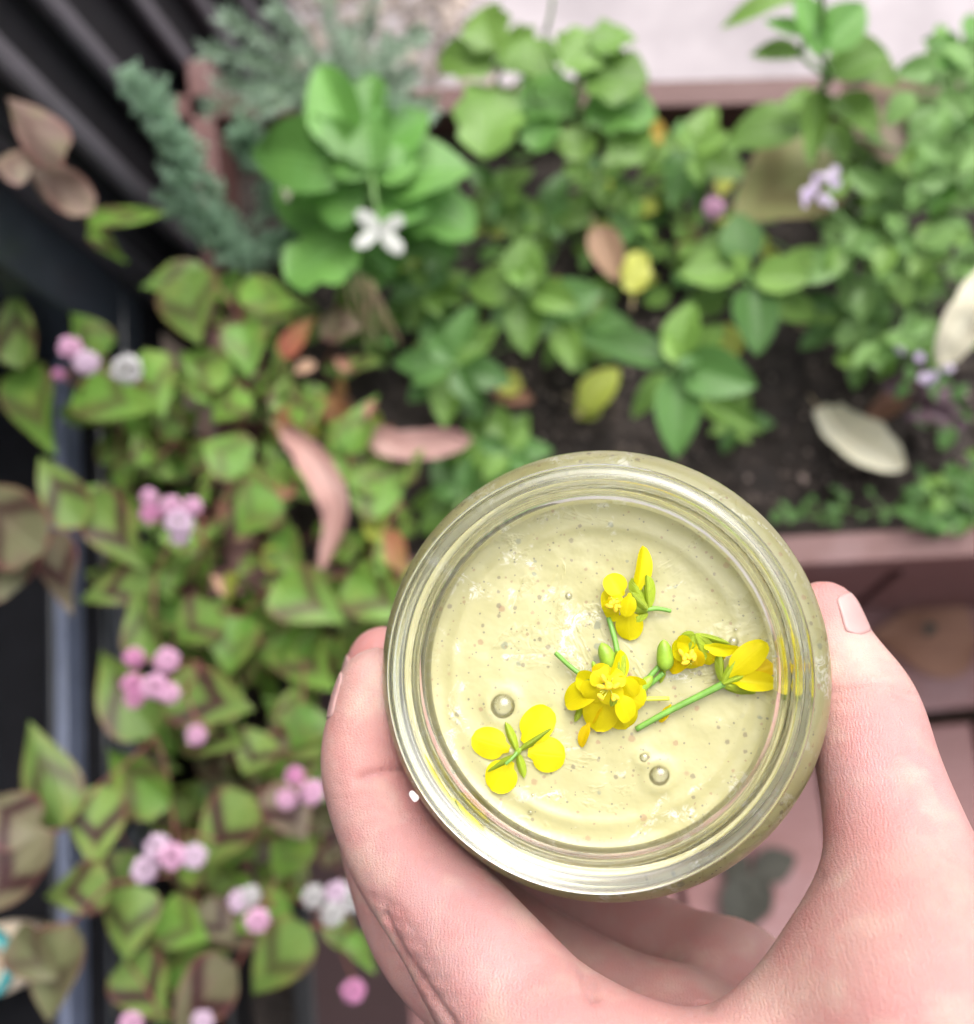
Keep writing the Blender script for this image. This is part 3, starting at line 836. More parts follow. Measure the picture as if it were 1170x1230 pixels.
MI = [
    (632, 345, .41, 66, 1.45, 'mint rosette beside the pinkish tan dry leaf, above the middle of the bed'),
    (815, 432, .42, 88, 1.6, 'big glossy mint with long leaves just behind the jar, beside the round yellow leaf'),
    (915, 345, .41, 72, 1.1, 'mint with broad leaves between the lilac flower and the bare soil'),
    (690, 395, .37, 56, 0.7, 'low mint between the tan dry leaf and the big glossy mint'),
    (612, 545, .37, 56, 2.4, 'small mint whose leaves touch the back of the jar'),
    (545, 440, .40, 72, 2.0, 'mint with lobed looking leaves beside the pink dry leaf crossing a stem'),
    (830, 185, .39, 60, 0.2, 'mint in front of the back board below the yellowed leaf'),
    (720, 215, .35, 46, 0.9, 'small mint in shade in front of the round leaved plant'),
    (600, 235, .37, 50, 0.4, 'mint just right of the white four petal flower'),
    (510, 350, .37, 54, 1.9, 'mint between the white flower and the straw stalks'),
    (760, 270, .36, 44, 0.3, 'small mint beside the chartreuse leaves and the tan dry leaf'),
    (880, 510, .34, 36, 1.2, 'tiny mint shoot on bare soil near the pale curled leaf'),
    (560, 595, .35, 60, 2.9, 'dark mint under the jar edge next to the bent fingers'),
    (1015, 385, .38, 50, 0.6, 'mint at the edge of the oregano above the pale curled leaf'),
    (450, 400, .36, 44, 0.2, 'small mint behind the red knotweed leaves'),
    (655, 265, .36, 50, 1.2, 'mint between the bare soil hollow and the tan dry leaf'),
]
MX = {
 (632, 345): [((628, 342), (630, 284), 54, 0), ((640, 350), (694, 368), 42, -.012), ((622, 346), (558, 344), 48, -.01), ((630, 358), (632, 424), 48, -.02), ((655, 372), (722, 346), 52, -.03), ((675, 392), (690, 444), 38, -.03), ((632, 342), (610, 320), 24, .006), ((634, 342), (652, 322), 22, .006)],
 (815, 432): [((806, 440), (708, 396), 48, -.008), ((818, 440), (908, 462), 64, -.004), ((815, 430), (830, 362), 50, 0), ((812, 450), (814, 546), 56, -.006), ((812, 436), (800, 402), 24, .01), ((816, 440), (842, 428), 20, .01), ((826, 470), (916, 516), 32, -.04), ((800, 450), (760, 500), 30, -.045), ((835, 425), (870, 390), 34, -.03)],
 (915, 345): [((888, 326), (818, 326), 54, -.01), ((892, 316), (888, 252), 54, -.004), ((905, 335), (978, 328), 48, 0), ((900, 345), (912, 424), 58, -.004), ((930, 340), (1004, 298), 44, -.02), ((870, 350), (830, 376), 40, -.03), ((898, 326), (880, 306), 24, .01), ((925, 360), (985, 378), 46, -.03), ((860, 320), (850, 280), 40, -.025)],
}
for (u, v, z, s, r, lab) in MI:
    if (u, v) in MX:
        pl = Plant('mint_plant', P(u, v + 12, Z_SOIL - .01), lab, 'plant', M['stem_green'], 'mint plants in the raised bed', 0.0014)
        pl.segs += [P(u, v + 8, z - .05), P(u, v + 4, z - .025), P(u, v, z)]
        for b, tp, w, dz_ in MX[(u, v)]:
            pl.leaf_px(b, tp, w, z + dz_, 'mint', 'mint' if random.random() < .7 else 'mint_dark', dz=random.uniform(-.004, .012))
        pl.finish()
        continue
    mint(u, v, z, s, r, lab, 3 if s > 50 else 2, ('mint', 'mint_dark'))

# rocket with big rounded leaves and a white flower
rk = Plant('rocket_plant', P(445, 250, Z_SOIL), 'large plant with broad bright green leaves under a white four petal flower', 'plant', M['stem_green'], None, 0.0016)
for b, tp, w, z in (((440, 205), (284, 168), 96, .455), ((430, 185), (376, 70), 74, .46), ((440, 180), (446, 84), 70, .45), ((450, 190), (512, 132), 80, .45),
                    ((448, 218), (556, 186), 108, .44), ((470, 235), (566, 268), 84, .42), ((440, 275), (342, 335), 100, .42), ((430, 190), (390, 140), 42, .465),
                    ((445, 240), (400, 300), 90, .40), ((440, 215), (340, 240), 90, .425), ((470, 260), (470, 330), 70, .39), ((430, 230), (420, 160), 80, .44), ((435, 262), (318, 212), 100, .41), ((455, 255), (530, 226), 92, .41), ((455, 225), (415, 112), 100, .425), ((470, 280), (548, 300), 70, .39), ((450, 210), (490, 120), 90, .43), ((450, 300), (430, 360), 60, .38), ((446, 210), (396, 170), 60, .468), ((446, 205), (440, 140), 56, .470), ((450, 215), (500, 180), 58, .462), ((440, 235), (372, 232), 84, .45), ((455, 240), (512, 248), 70, .445)):
    rk.leaf_px(b, tp, w, z, 'round' if tp in ((342, 335), (566, 268)) else 'mint', 'rocket', dz=random.uniform(-.004, .010), roll=random.uniform(-.3, .3))
fc = P(456, 276, .47)
fl = link('flower_center', pom_mesh('pom_white'), rk.o); fl.scale = (.0022,) * 3; fl.location = fc - rk.base
for (du, dv) in ((-28, -24), (28, -16), (-30, 18), (26, 26)):
    T = P(456 + du, 276 + dv, .474)
    put_leaf(rk.o, fc, T, 19 * depth_of(fc) / F, 'petal', 'white_petal', 0, 'petal', 0)
rk.segs.append(fc - Vector((0, 0, 0.002)))
rk.finish()

# round leaved plant in front of the concrete
nt = Plant('nasturtium_plant', P(640, 185, Z_SOIL), 'round leaved plant with a thin dark stalk in front of the pale concrete', 'plant', M['stem_green'], None, 0.0014)
for b, tp, w, z in (((596, 96), (580, 182), 78, .43), ((604, 84), (524, 62), 50, .44), ((596, 70), (574, 2), 58, .45), ((640, 100), (640, 40), 62, .44), ((672, 90), (716, 38), 62, .44),
                    ((690, 100), (778, 88), 74, .43), ((690, 126), (784, 132), 62, .42), ((660, 130), (640, 180), 50, .41), ((735, 146), (774, 192), 56, .41), ((690, 146), (700, 190), 50, .41),
                    ((700, 60), (762, 34), 46, .44), ((610, 110), (690, 120), 70, .41), ((640, 80), (600, 40), 60, .42), ((700, 110), (740, 60), 66, .42)):
    nt.leaf_px(b, tp, w, z, 'round', random.choice(('mint', 'rocket', 'mint')), dz=random.uniform(-.003, .01), roll=random.uniform(-.25, .25))
nt.segs += [P(615, 190, .36), P(640, 120, .42), P(655, 40, .46), P(664, -10, .48)]
nt.finish()

# tall basil-like plant by the concrete
bs = Plant('basil_plant', P(985, 260, Z_SOIL), 'tall upright basil with oval leaves standing out against the pale concrete', 'plant', M['stem_green'], None, 0.0020)
for b, tp, w, z in (((962, 0), (866, 18), 32, .50), ((968, 42), (918, 22), 20, .48), ((962, 66), (900, 64), 30, .47), ((988, 60), (1040, 2), 56, .50), ((1000, 92), (1066, 58), 54, .47),
                    ((984, 110), (974, 196), 34, .45), ((1000, 120), (1056, 156), 52, .44), ((966, 148), (876, 160), 62, .42), ((992, 150), (1018, 186), 36, .42), ((985, 70), (960, -20), 40, .50),
                    ((1000, 60), (1080, 90), 56, .46), ((985, 130), (940, 120), 40, .43)):
    bs.leaf_px(b, tp, w, z, 'mint', random.choice(('mint', 'rocket')), dz=random.uniform(0, .012))
bs.segs += [P(985, 200, .36), P(986, 150, .41), P(988, 100, .45), P(988, 40, .50), P(985, -20, .54)]
bs.finish()

# oregano on the right
orp = [Plant('oregano_plant', P(u, v, Z_SOIL), lab, 'plant', M['stem_green'], 'oregano clumps', 0.0009) for (u, v, lab) in (
    (1070, 260, 'bushy pale oregano with lilac flower beside the tall basil'), (1130, 400, 'loose oregano clump by the fallen cream leaf'), (1130, 100, 'tall oregano shoots in front of the pale concrete'))]
fill(orp[0], [(990, 200), (1120, 150), (1130, 330), (990, 350)], 88, (30, 52), (.34, .45), 'small', ['oregano', 'oregano', 'mint'], (0.55, 0.75), (-0.006, 0.012))
fill(orp[1], [(1010, 340), (1190, 260), (1190, 420), (1020, 440)], 62, (26, 46), (.33, .42), 'small', ['oregano', 'oregano', 'mint'], (0.55, 0.75), (-0.006, 0.012))
fill(orp[2], [(1080, 60), (1190, 20), (1190, 260), (1100, 240)], 74, (30, 52), (.38, .48), 'small', ['oregano', 'oregano', 'rocket'], (0.5, 0.7), (-0.006, 0.012))
for (u, v, z, n_) in ((985, 235, .46, 16), (1112, 440, .40, 8)):
    pl = orp[0] if u < 1000 else orp[1]
    for q in range(n_):
        c = P(u + random.uniform(-26, 26), v + random.uniform(-26, 26), z + random.uniform(-.004, .004))
        put_leaf(pl.o, c, c + Vector((random.uniform(-1, 1), random.uniform(-1, 1), .6)) * 0.006, .0055, 'petal', 'lilac_petal', 0, 'petal')
    pl.segs.append(P(u, v, z - .006))
for pl in orp: pl.finish()
# low creeping herb along the front rail and purple sprig
th = Plant('creeping_thyme', P(1100, 600, Z_SOIL), 'low dark creeping thyme spilling over the front rail', 'plant', M['stem_green'], None, 0.0007)
fill(th, [(1075, 590), (1190, 540), (1190, 645), (1085, 650)], 80, (14, 30), (.318, .36), 'small', ['mint_dark', 'mint', 'mint_dark'], (0.5, 0.8), (-0.004, 0.005))
fill(th, [(905, 600), (1070, 590), (1060, 632), (925, 636)], 20, (10, 20), (.31, .325), 'small', ['mint_dark'], (0.5, 0.8), (-0.003, 0.004))
th.finish()
bp_ = Plant('purple_basil', P(1110, 490, Z_SOIL), 'dark purple leaved sprig beside the pale curled leaf', 'plant', M['stem_purple'], None, 0.0008)
M['purple_leaf'] = leaf_mat('purple_leaf', (0.085, 0.045, 0.065), (0.13, 0.08, 0.10), vein=0.3)
fill(bp_, [(1060, 450), (1150, 450), (1160, 510), (1080, 510)], 34, (16, 34), (.32, .37), 'small', ['purple_leaf', 'purple_leaf', 'mint_dark'], (0.5, 0.8), (-0.004, 0.008))
bp_.finish()
# bronze leaved knotweed under the basil
kb = Plant('knotweed_plant', P(970, 250, Z_SOIL), 'knotweed with one big bronze chevron leaf beneath the tall basil', 'plant', M['stem_red'], KW, 0.0012)
kb.leaf_px((1000, 185), (876, 266), 126, .395, 'knot', 'knotolive', roll=0.1)
kb.leaf_px((1030, 170), (1130, 105), 110, .425, 'knot', 'knot3', roll=0.1)
kb.leaf_px((1020, 140), (1090, 80), 70, .41, 'knot', 'knot2', roll=0.1)
kb.finish()
kf = Plant('knotweed_plant', P(850, 290, Z_SOIL), 'knotweed sprig with a single pink ball on green leaves amid the mints', 'plant', M['stem_red'], KW, 0.0008)
fill(kf, [(790, 230), (900, 200), (900, 310), (800, 330)], 16, (30, 48), (.325, .36), 'knot', ['knot0', 'lime', 'mint'])
c = P(857, 250, .40); o = link('flower_head', pom_mesh('pom_pink'), kf.o); rr = 14 * depth_of(c) / F; o.scale = (rr,) * 3; o.location = c - kf.base
kf.segs.append(c - Vector((0, 0, rr * .7))); kf.finish()
# small undergrowth of seedlings
ug = Plant('seedling_patch', P(600, 300, Z_SOIL), 'low mixed seedlings filling the bed between the mints', 'plant', M['stem_green'], None, 0.0007)
fill(ug, [(480, 300), (760, 200), (960, 260), (980, 320), (760, 380), (600, 430), (470, 440)], 130, (18, 40), (.312, .35), 'small', ['mint', 'mint_dark', 'oregano', 'lime', 'knot0'], (0.5, 0.85), (-0.005, 0.008))
ug.finish()

# ---------------------------------------------------------------- feathery sprigs
def sprig(plant, paths, n_per_m, ln, wd, mat, spread=0.9, stem_r=0.0008, stem_mat=None):
    V, Fc, UV = [], [], []
    SV, SF = [], []
    for pts in paths:
        pp = smooth_path(pts, 8)
        tube_geo(pp, stem_r, stem_r * 0.6, 5, SV, SF)
        L = sum((pp[i_ + 1] - pp[i_]).length for i_ in range(len(pp) - 1))
        for _ in range(int(n_per_m * L)):
            s = random.random() * (len(pp) - 1.001)
            i_ = int(s); c = pp[i_].lerp(pp[i_ + 1], s - i_)
            t_ = (pp[i_ + 1] - pp[i_]).normalized()
            r_ = Vector((random.gauss(0, 1), random.gauss(0, 1), random.gauss(0, 1)))
            r_ = (r_ - t_ * r_.dot(t_)).normalized()
            d = (r_ * spread + t_ * (1.1 - spread * 0.6)).normalized()
            l_ = ln * random.uniform(0.6, 1.15); w_ = wd * random.uniform(0.8, 1.2)
            sd_ = d.cross(Vector((random.gauss(0, 1), random.gauss(0, 1), random.gauss(0, 1)))).normalized()
            b = len(V)
            V += [c, c + d * l_ * 0.5 + sd_ * w_, c + d * l_, c + d * l_ * 0.5 - sd_ * w_]
            Fc.append((b, b + 1, b + 2, b + 3)); UV += [(0, .5), (.5, 1), (1, .5), (.5, 0)]
    me = mesh_from('foliage', [v - plant.base for v in V], Fc, False)
    uvl = me.uv_layers.new(name='UVMap')
    for lp in me.loops: uvl.data[lp.index].uv = UV[lp.vertex_index]
    o = link('foliage', me, plant.o, M[mat]); o['kind'] = 'stuff'
    link('stem', mesh_from('stem', [v - plant.base for v in SV], SF), plant.o, stem_mat or M['stem_green'])
cj = Plant('stonecrop_plant', P(300, 290, Z_SOIL), 'blue green feathery stonecrop arching over the left board of the bed', 'plant', M['stem_green'])
def pth(*a): return [P(u, v, z) for (u, v, z) in a]
paths = [pth((300, 285, .31), (255, 280, .38), (222, 225, .43), (205, 160, .46), (165, 98, .48)),
         pth((300, 285, .31), (270, 265, .36), (235, 200, .42), (215, 170, .44), (185, 120, .46)),
         pth((310, 290, .31), (290, 300, .37), (240, 270, .40), (215, 240, .41)),
         pth((320, 280, .31), (340, 295, .36), (360, 265, .37), (365, 240, .38)),
         pth((300, 290, .31), (300, 310, .36), (275, 300, .38), (250, 255, .40)),
         pth((310, 270, .31), (330, 230, .37), (310, 190, .40), (290, 160, .42))]
twigs = []
for pt in paths:
    pp = smooth_path(pt, 8)
    for q in range(3, len(pp) - 1):
        for _ in range(3):
            t_ = (pp[q + 1] - pp[q]).normalized()
            r_ = Vector((random.gauss(0, 1), random.gauss(0, 1), random.gauss(0, 1))); r_ = (r_ - t_ * r_.dot(t_)).normalized()
            d = (r_ + t_ * 0.8).normalized() * random.uniform(.008, .018)
            c = pp[q].lerp(pp[q + 1], random.random())
            twigs.append([c, c + d * .5 + t_ * .001, c + d + t_ * .003])
sprig(cj, paths + twigs, 2600, 0.0048, 0.0009, 'conifer', 0.9, 0.0005)
rm = Plant('rosemary_plant', P(420, 110, Z_SOIL), 'grey green rosemary with fine upright needles between fence and gravel', 'plant', M['stem_green'])
paths = []
for (u, v) in ((270, 20), (290, 70), (330, 10), (360, 60), (390, -10), (420, 40), (450, -10), (470, 50), (495, 90), (300, 110), (440, 90), (505, 40), (520, 130), (265, 100), (250, 60), (350, 110), (400, 80), (310, 130), (480, 120), (250, 130)):
    paths.append(pth((420 + (u - 420) * .15, 130, .30), (420 + (u - 420) * .5, 110 + (v - 110) * .45, .39), (u, v, random.uniform(.42, .48))))
sprig(rm, paths, 1500, 0.013, 0.0009, 'rosemary', 0.85)

# ---------------------------------------------------------------- dry and fallen leaves
def fallen(name, b, tp, w, z0, z1, kind, mat, label, cat='leaf', roll=0.0, var=0, group=None, stalk=True):
    B = P(b[0], b[1], z0); T = P(tp[0], tp[1], z1)
    o = thing(name, B, label, cat, group)
    put_leaf(o, B, T, w * depth_of(B) / F, kind, mat, roll, 'blade', var)
    if stalk:
        V, Fc = [], []
        d = (B - T).normalized()
        tube_geo([Vector((0, 0, 0)), d * 0.004, d * 0.008 + Vector((0, 0, .001))], 0.0007, 0.0005, 5, V, Fc)
        link('stalk', mesh_from('stalk', V, Fc), o, M['stem_straw'])
    return o
# long curved gum leaf: a bent blade
def curved_leaf(name, pts, z, wpx, mat, label, curl=0.5):
    ctr = smooth_path([P(u, v, zz) for (u, v, zz) in pts], 6)
    o = thing(name, ctr[0], label, 'leaf')
    V, Fc, UV = [], [], []
    n_ = len(ctr); ny = 8
    for i_, c_ in enumerate(ctr):
        t_ = (ctr[min(i_ + 1, n_ - 1)] - ctr[max(i_ - 1, 0)]).normalized()
        s_ = UPV.cross(t_).normalized()
        x = i_ / (n_ - 1)
        w_ = wpx * depth_of(c_) / F * (math.sin(math.pi * min(1, x * 0.96 + 0.03)) ** 0.6) * (1 + 0.18 * noise.noise((x * 6, wpx, 2)))
        for j in range(ny + 1):
            q = j / ny - 0.5
            V.append(c_ + s_ * w_ * q + Vector((0, 0, 1)) * (abs(q) * w_ * curl + 0.0022 * noise.noise((x * 5, q * 3, wpx)) + 0.004 * q * math.sin(x * 7 + wpx)) + t_ * (0.004 * noise.noise((x * 9, q * 6, 5))) - ctr[0]); UV.append((x, j / ny))
    for i_ in range(n_ - 1):
        for j in range(ny):
            a = i_ * (ny + 1) + j
            Fc.append((a, a + 1, a + ny + 2, a + ny + 1))
    me = mesh_from('blade', V, Fc); uvl = me.uv_layers.new(name='UVMap')
    for lp in me.loops: uvl.data[lp.index].uv = UV[lp.vertex_index]
    link('blade', me, o, M[mat])
    V, Fc = [], []
    d = (ctr[0] - ctr[2]).normalized()
    tube_geo([d * -0.002, d * 0.006, d * 0.012], 0.0008, 0.0005, 5, V, Fc)
    link('stalk', mesh_from('stalk', V, Fc), o, M['stem_straw'])
    return o
curved_leaf('dry_leaf', [(338, 516, .415), (372, 548, .42), (398, 590, .42), (404, 630, .415), (386, 684, .41)], '.41', 40, 'dry_pink', 'long curved pink dry gum leaf lying on the knotweed')
curved_leaf('dry_leaf', [(436, 518, .375), (475, 536, .375), (520, 535, .372), (566, 528, .37)], .37, 40, 'dry_pink', 'short pinkish dry leaf lying behind the jar beside a green stem')
fallen('dry_leaf', (716, 272), (744, 338), 42, .37, .365, 'mint', 'dry_tan', 'pinkish tan oval dry leaf tilted among the mints', var=2)
curved_leaf('dry_leaf', [(984, 490, .325), (1010, 520, .328), (1048, 545, .33), (1088, 562, .322)], .33, 54, 'dry_pale', 'pale cream curled dry leaf lying on bare soil', 1.1)
curved_leaf('dry_leaf', [(1200, 310, .47), (1172, 362, .47), (1148, 405, .46), (1128, 440, .45)], .45, 50, 'dry_pale', 'cream and yellow dry leaf hanging at the oregano')
fallen('dry_leaf', (800, 168), (750, 145), 34, .37, .38, 'mint', 'yellow_leaf', 'yellowed leaf with brown edge in front of the back board', var=0)
fallen('fallen_leaf', (850, 425), (890, 400), 46, .36, .365, 'round', 'lime', 'round pale yellow leaf peeping out behind the big glossy mint', var=2, stalk=False)
fallen('fallen_leaf', (700, 492), (742, 440), 44, .345, .35, 'mint', 'lime', 'pale chartreuse leaf on bare soil behind the jar', var=0)
fallen('fallen_leaf', (690, 480), (720, 496), 34, .335, .335, 'round', 'lime', 'small round chartreuse leaf tucked under the larger one', var=1)
fallen('fallen_leaf', (760, 360), (768, 300), 34, .37, .375, 'round', 'lime', 'lime green leaf right of the pinkish tan dry leaf', var=2)
fallen('fallen_leaf', (600, 450), (622, 470), 30, .34, .34, 'round', 'lime', 'little yellow green leaf beside the lobed looking mint', var=1)
fallen('dry_leaf', (345, 215), (372, 262), 26, .40, .405, 'lance', 'dry_pale', 'thin whitish dry leaf between the stonecrop and the rocket', var=0)
fallen('dry_leaf', (970, 395), (1010, 405), 26, .325, .33, 'mint', 'dry_brown', 'brown dry leaf scrap on the soil beneath the oregano', var=0)
fallen('dry_leaf', (595, 470), (640, 480), 30, .33, .335, 'mint', 'dry_brown', 'brown dry leaf scrap on the soil behind the lobed looking mint', var=2)
fallen('dry_leaf', (1090, 470), (1040, 500), 30, .32, .325, 'lance', 'dry_brown', 'narrow brown dry leaf beside the purple sprig', var=1)
for q in range(16):
    u, v = random.uniform(250, 480), random.uniform(420, 720)
    a = random.uniform(0, 6.28); l_ = random.uniform(18, 38); z_ = random.uniform(.365, .395)
    fallen('dry_leaf', (u, v), (u + math.cos(a) * l_, v + math.sin(a) * l_), random.uniform(10, 18), z_, z_ + random.uniform(-.004, .006), 'lance', random.choice(('dry_brown', 'dry_tan', 'dry_brown')),
           'small crisp brown leaf scrap caught among the dense green knotweed', roll=random.uniform(-.6, .6), var=q, group='leaf scraps in the knotweed', stalk=False)
# straw stalks
st = thing('straw_stalks', P(440, 380, Z_SOIL + .03), 'bundle of tan straw stalks between the rocket and the red knotweed leaves', 'stalks')
V = []; Fc = []
for q in range(9):
    a = P(430 + random.uniform(-14, 22), 335 + random.uniform(-10, 12), .40 + random.uniform(-.01, .01)); b = P(445 + random.uniform(-14, 40), 410 + random.uniform(-14, 14), .36)
    V, Fc = [], []
    tube_geo(bez(a, b, Vector((random.uniform(-.004, .004), 0, .003)), 6), 0.0010, 0.0007, 5, V, Fc)
    link('stalk', mesh_from('stalk', [v - st.location for v in V], Fc), st, M['stem_straw'])
# leaves on the deck
dl = thing('dead_leaf', P(905, 1040, 0.01), 'withered dark grey green sprig of leaves lying on the deck boards', 'leaf')
for b, tp, w, m in (((905, 1050), (880, 1120), 56, 'dead_dark'), ((905, 1045), (958, 1030), 40, 'dead_dark'), ((905, 1045), (925, 1100), 26, 'dead_dark'), ((900, 1050), (868, 1040), 40, 'dead_dark')):
    put_leaf(dl, P(b[0], b[1], .014), P(tp[0], tp[1], .012), w * 1.0 / F, 'mint', m, random.uniform(-.3, .3), 'leaf')
V, Fc = [], []
tube_geo([Vector((0, 0, 0)), Vector((.004, .02, .001))], .0015, .001, 5, V, Fc); link('stem', mesh_from('stem', V, Fc), dl, M['stem_purple'])
fallen('dry_leaf', (1175, 770), (1045, 762), 95, .006, .010, 'knot', 'dry_brown', 'big rusty brown dry leaf lying on the deck below the planter', var=2)
fallen('dead_leaf', (1120, 748), (1112, 766), 16, .030, .024, 'knot', 'dead_dark', 'dark shrivelled scrap on the rusty brown leaf', var=0, stalk=False)


# ================================================================ THE JAR
RIM_C = D(714, 810, 0.195)
BODY_C = D(721, 806, 0.217)
AX = (RIM_C - BODY_C).normalized()                         # jar axis, upwards
ax_x = (R_wc @ Vector((1, 0, 0))); ax_x = (ax_x - AX * ax_x.dot(AX)).normalized()
ax_y = AX.cross(ax_x)
JM = Matrix((ax_x, ax_y, AX)).transposed().to_4x4(); JM.translation = RIM_C
Z_SAUCE = -0.0145
SAUCE_O = RIM_C + AX * Z_SAUCE

def glass_mat(name, color, rough=0.0):
    t = NT(name)
    t.b.inputs['Base Color'].default_value = (*color, 1)
    t.set(Roughness=rough, IOR=1.5)
    t.b.inputs['Transmission Weight'].default_value = 1.0
    return t.m
M['glass'] = glass_mat('jar_glass', (0.97, 0.985, 0.965))
def curve_prof(pts, sub=4):
    v = smooth_path([Vector((a, b, 0)) for a, b in pts], sub)
    return [(max(0.00005, q.x), q.y) for q in v]
outer = [(0.0350, -0.0003), (0.0362, 0.0), (0.0378, -0.0004), (0.0387, -0.0016), (0.0388, -0.0034), (0.0381, -0.0046), (0.0366, -0.0052), (0.0362, -0.0066), (0.0366, -0.0078), (0.0382, -0.0086), (0.0386, -0.0098), (0.0379, -0.0108), (0.0364, -0.0116),
         (0.0364, -0.0138), (0.0380, -0.0156), (0.0418, -0.0176), (0.0441, -0.0204), (0.0450, -0.0245), (0.0451, -0.040), (0.0451, -0.070), (0.0451, -0.092), (0.0442, -0.099), (0.0415, -0.1025), (0.036, -0.1030), (0.020, -0.1015), (0.0001, -0.1012)]
inner = [(0.0001, -0.0965), (0.020, -0.0967), (0.036, -0.0975), (0.0410, -0.0960), (0.0436, -0.092), (0.0442, -0.070), (0.0442, -0.040), (0.0441, -0.0265), (0.0432, -0.0216), (0.0408, -0.0190), (0.0368, -0.0174), (0.0338, -0.0170), (0.0329, -0.0150), (0.0328, -0.0120), (0.0332, -0.0100), (0.0329, -0.0080), (0.0331, -0.0050), (0.0334, -0.0022), (0.0340, -0.0008)]
prof = curve_prof(outer, 4) + curve_prof(inner, 4)
jar = thing('glass_jar', Vector((0, 0, 0)), 'open clear glass jar with threaded rim held up in the hand', 'jar')
jar.matrix_world = JM
gme = lathe('glass', prof, 144, close=True)
gme.flip_normals()
g = link('glass', gme, jar, M['glass'])

# sauce: skin on top plus the filling behind the glass wall
def sauce_mat():
    t = NT('sauce')
    c = t.obj()
    n1 = t.noise(55, 4, 0.6, c)
    col = t.ramp(n1, [(0.3, (0.368, 0.342, 0.160)), (0.7, (0.418, 0.392, 0.208))])
    for sc_, th0, colr, am, off in ((620, 0.035, (0.24, 0.21, 0.12), 0.75, 0.0), (330, 0.045, (0.22, 0.23, 0.15), 0.6, 3.3), (950, 0.05, (0.30, 0.22, 0.12), 0.65, 1.7), (480, 0.03, (0.30, 0.15, 0.09), 0.4, 7.7), (1300, 0.05, (0.16, 0.15, 0.10), 0.6, 5.1)):
        mp = t.n('ShaderNodeMapping'); mp.inputs['Location'].default_value = (off, off * 2, off * .5)
        t.l(c, mp.inputs['Vector'])
        vz = t.n('ShaderNodeTexVoronoi'); vz.inputs['Scale'].default_value = sc_
        t.l(mp.outputs[0], vz.inputs['Vector'])
        sepc = t.n('ShaderNodeSeparateColor'); t.l(vz.outputs['Color'], sepc.inputs[0])
        keep = t.ramp(sepc.outputs[0], [(0.86, 0.0), (0.88, 1.0)])
        sz = t.math('MULTIPLY_ADD', sepc.outputs[1], 0.30, 0.10)
        dd = t.math('ADD', vz.outputs['Distance'], t.math('MULTIPLY', t.math('SUBTRACT', t.noise(sc_ * 4, 2, .5, c), 0.5), 0.25))
        spot = t.math('SUBTRACT', 1.0, t.math('SMOOTH_MIN', t.math('DIVIDE', dd, sz), 1.0, 0.1), clamp=True)
        spot = t.math('MULTIPLY', t.math('MULTIPLY', spot, 3.0, clamp=True), keep)
        col = t.mix(t.math('MULTIPLY', spot, min(1.0, am * 1.3)), col, colr)
    glint = t.math('MULTIPLY', t.ramp(t.noise(75, 3, 0.6, c, 1.2), [(0.56, 0.0), (0.66, 1.0)]), t.ramp(t.noise(420, 4, 0.7, c, 2.0), [(0.46, 0.0), (0.60, 1.0)]))
    col = t.mix(t.math('MULTIPLY', glint, 0.85), col, (0.66, 0.65, 0.56))  # white sky glints painted into the sauce colour as pale patches
    t.col(col)
    m1 = t.ramp(t.noise(60, 4, 0.65, c, 0.8), [(0.55, 0.0), (0.66, 1.0)])
    t.set(Roughness=t.math('MULTIPLY_ADD', m1, -0.22, 0.34))
    t.b.inputs['Subsurface Weight'].default_value = 0.25
    t.b.inputs['Subsurface Radius'].default_value = (1.0, 0.8, 0.35)
    t.b.inputs['Subsurface Scale'].default_value = 0.002
    h = t.math('ADD', t.math('MULTIPLY', t.noise(330, 2, 0.5, c, 1.0), t.math('MULTIPLY', m1, 0.55)), t.math('MULTIPLY', t.noise(160, 3, 0.5, c), 0.7))
    t.bump(h, 0.42, 0.0012)
    return t.m
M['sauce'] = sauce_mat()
sauce = thing('sauce', Vector((0, 0, 0)), 'creamy pale yellow herb sauce with dark flecks filling the jar', 'sauce')
sauce.matrix_world = JM
V, Fc = [], []
NR, NS = 44, 120
bubs = [(604, 848, 15.5), (792, 931, 12.5), (774, 910, 6.5), (881, 771, 7), (884, 757, 3), (637, 976, 3.2), (640, 955, 2.4), (683, 716, 4.5)]
def to_jar(p): return JM.inverted() @ p
def on_sauce(u, v, h=0.0):
    r = ray(u, v); o_ = SAUCE_O + AX * h
    return CAM + r * ((o_ - CAM).dot(AX) / r.dot(AX))
bl = [(to_jar(on_sauce(u, v)), r * 0.207 / F) for (u, v, r) in bubs]
def s_height(x, y):
    r = math.hypot(x, y)
    h = 0.00030 * noise.noise((x * 90, y * 90, 3)) + 0.00014 * noise.noise((x * 260, y * 260, 9))
    if r > 0.0310: h += ((r - 0.0310) / 0.0022) ** 2 * 0.0007
    h += 0.0006 * math.exp(-((r - 0.0285) / 0.0011) ** 2) * (0.5 + 0.5 * noise.noise((x * 40, y * 40, 6)))
    for b, rb in bl:
        d = math.hypot(x - b.x, y - b.y)
        if rb > 0.0008: h += 0.0005 * math.exp(-((d - rb * 1.25) / (rb * 0.45)) ** 2)
    return h
for j in range(1, NR + 1):
    rad = 0.0331 * (j / NR) ** 0.9
    for k in range(NS):
        a = 2 * math.pi * k / NS
        x, y = rad * math.cos(a), rad * math.sin(a)
        V.append((x, y, Z_SAUCE + s_height(x, y)))
V.append((0, 0, Z_SAUCE)); ci = len(V) - 1
for k in range(NS): Fc.append((ci, k, (k + 1) % NS))
for j in range(NR - 1):
    for k in range(NS):
        k2 = (k + 1) % NS
        Fc.append((j * NS + k, (j + 1) * NS + k, (j + 1) * NS + k2, j * NS + k2))
link('surface', mesh_from('surface', V, Fc), sauce, M['sauce'])
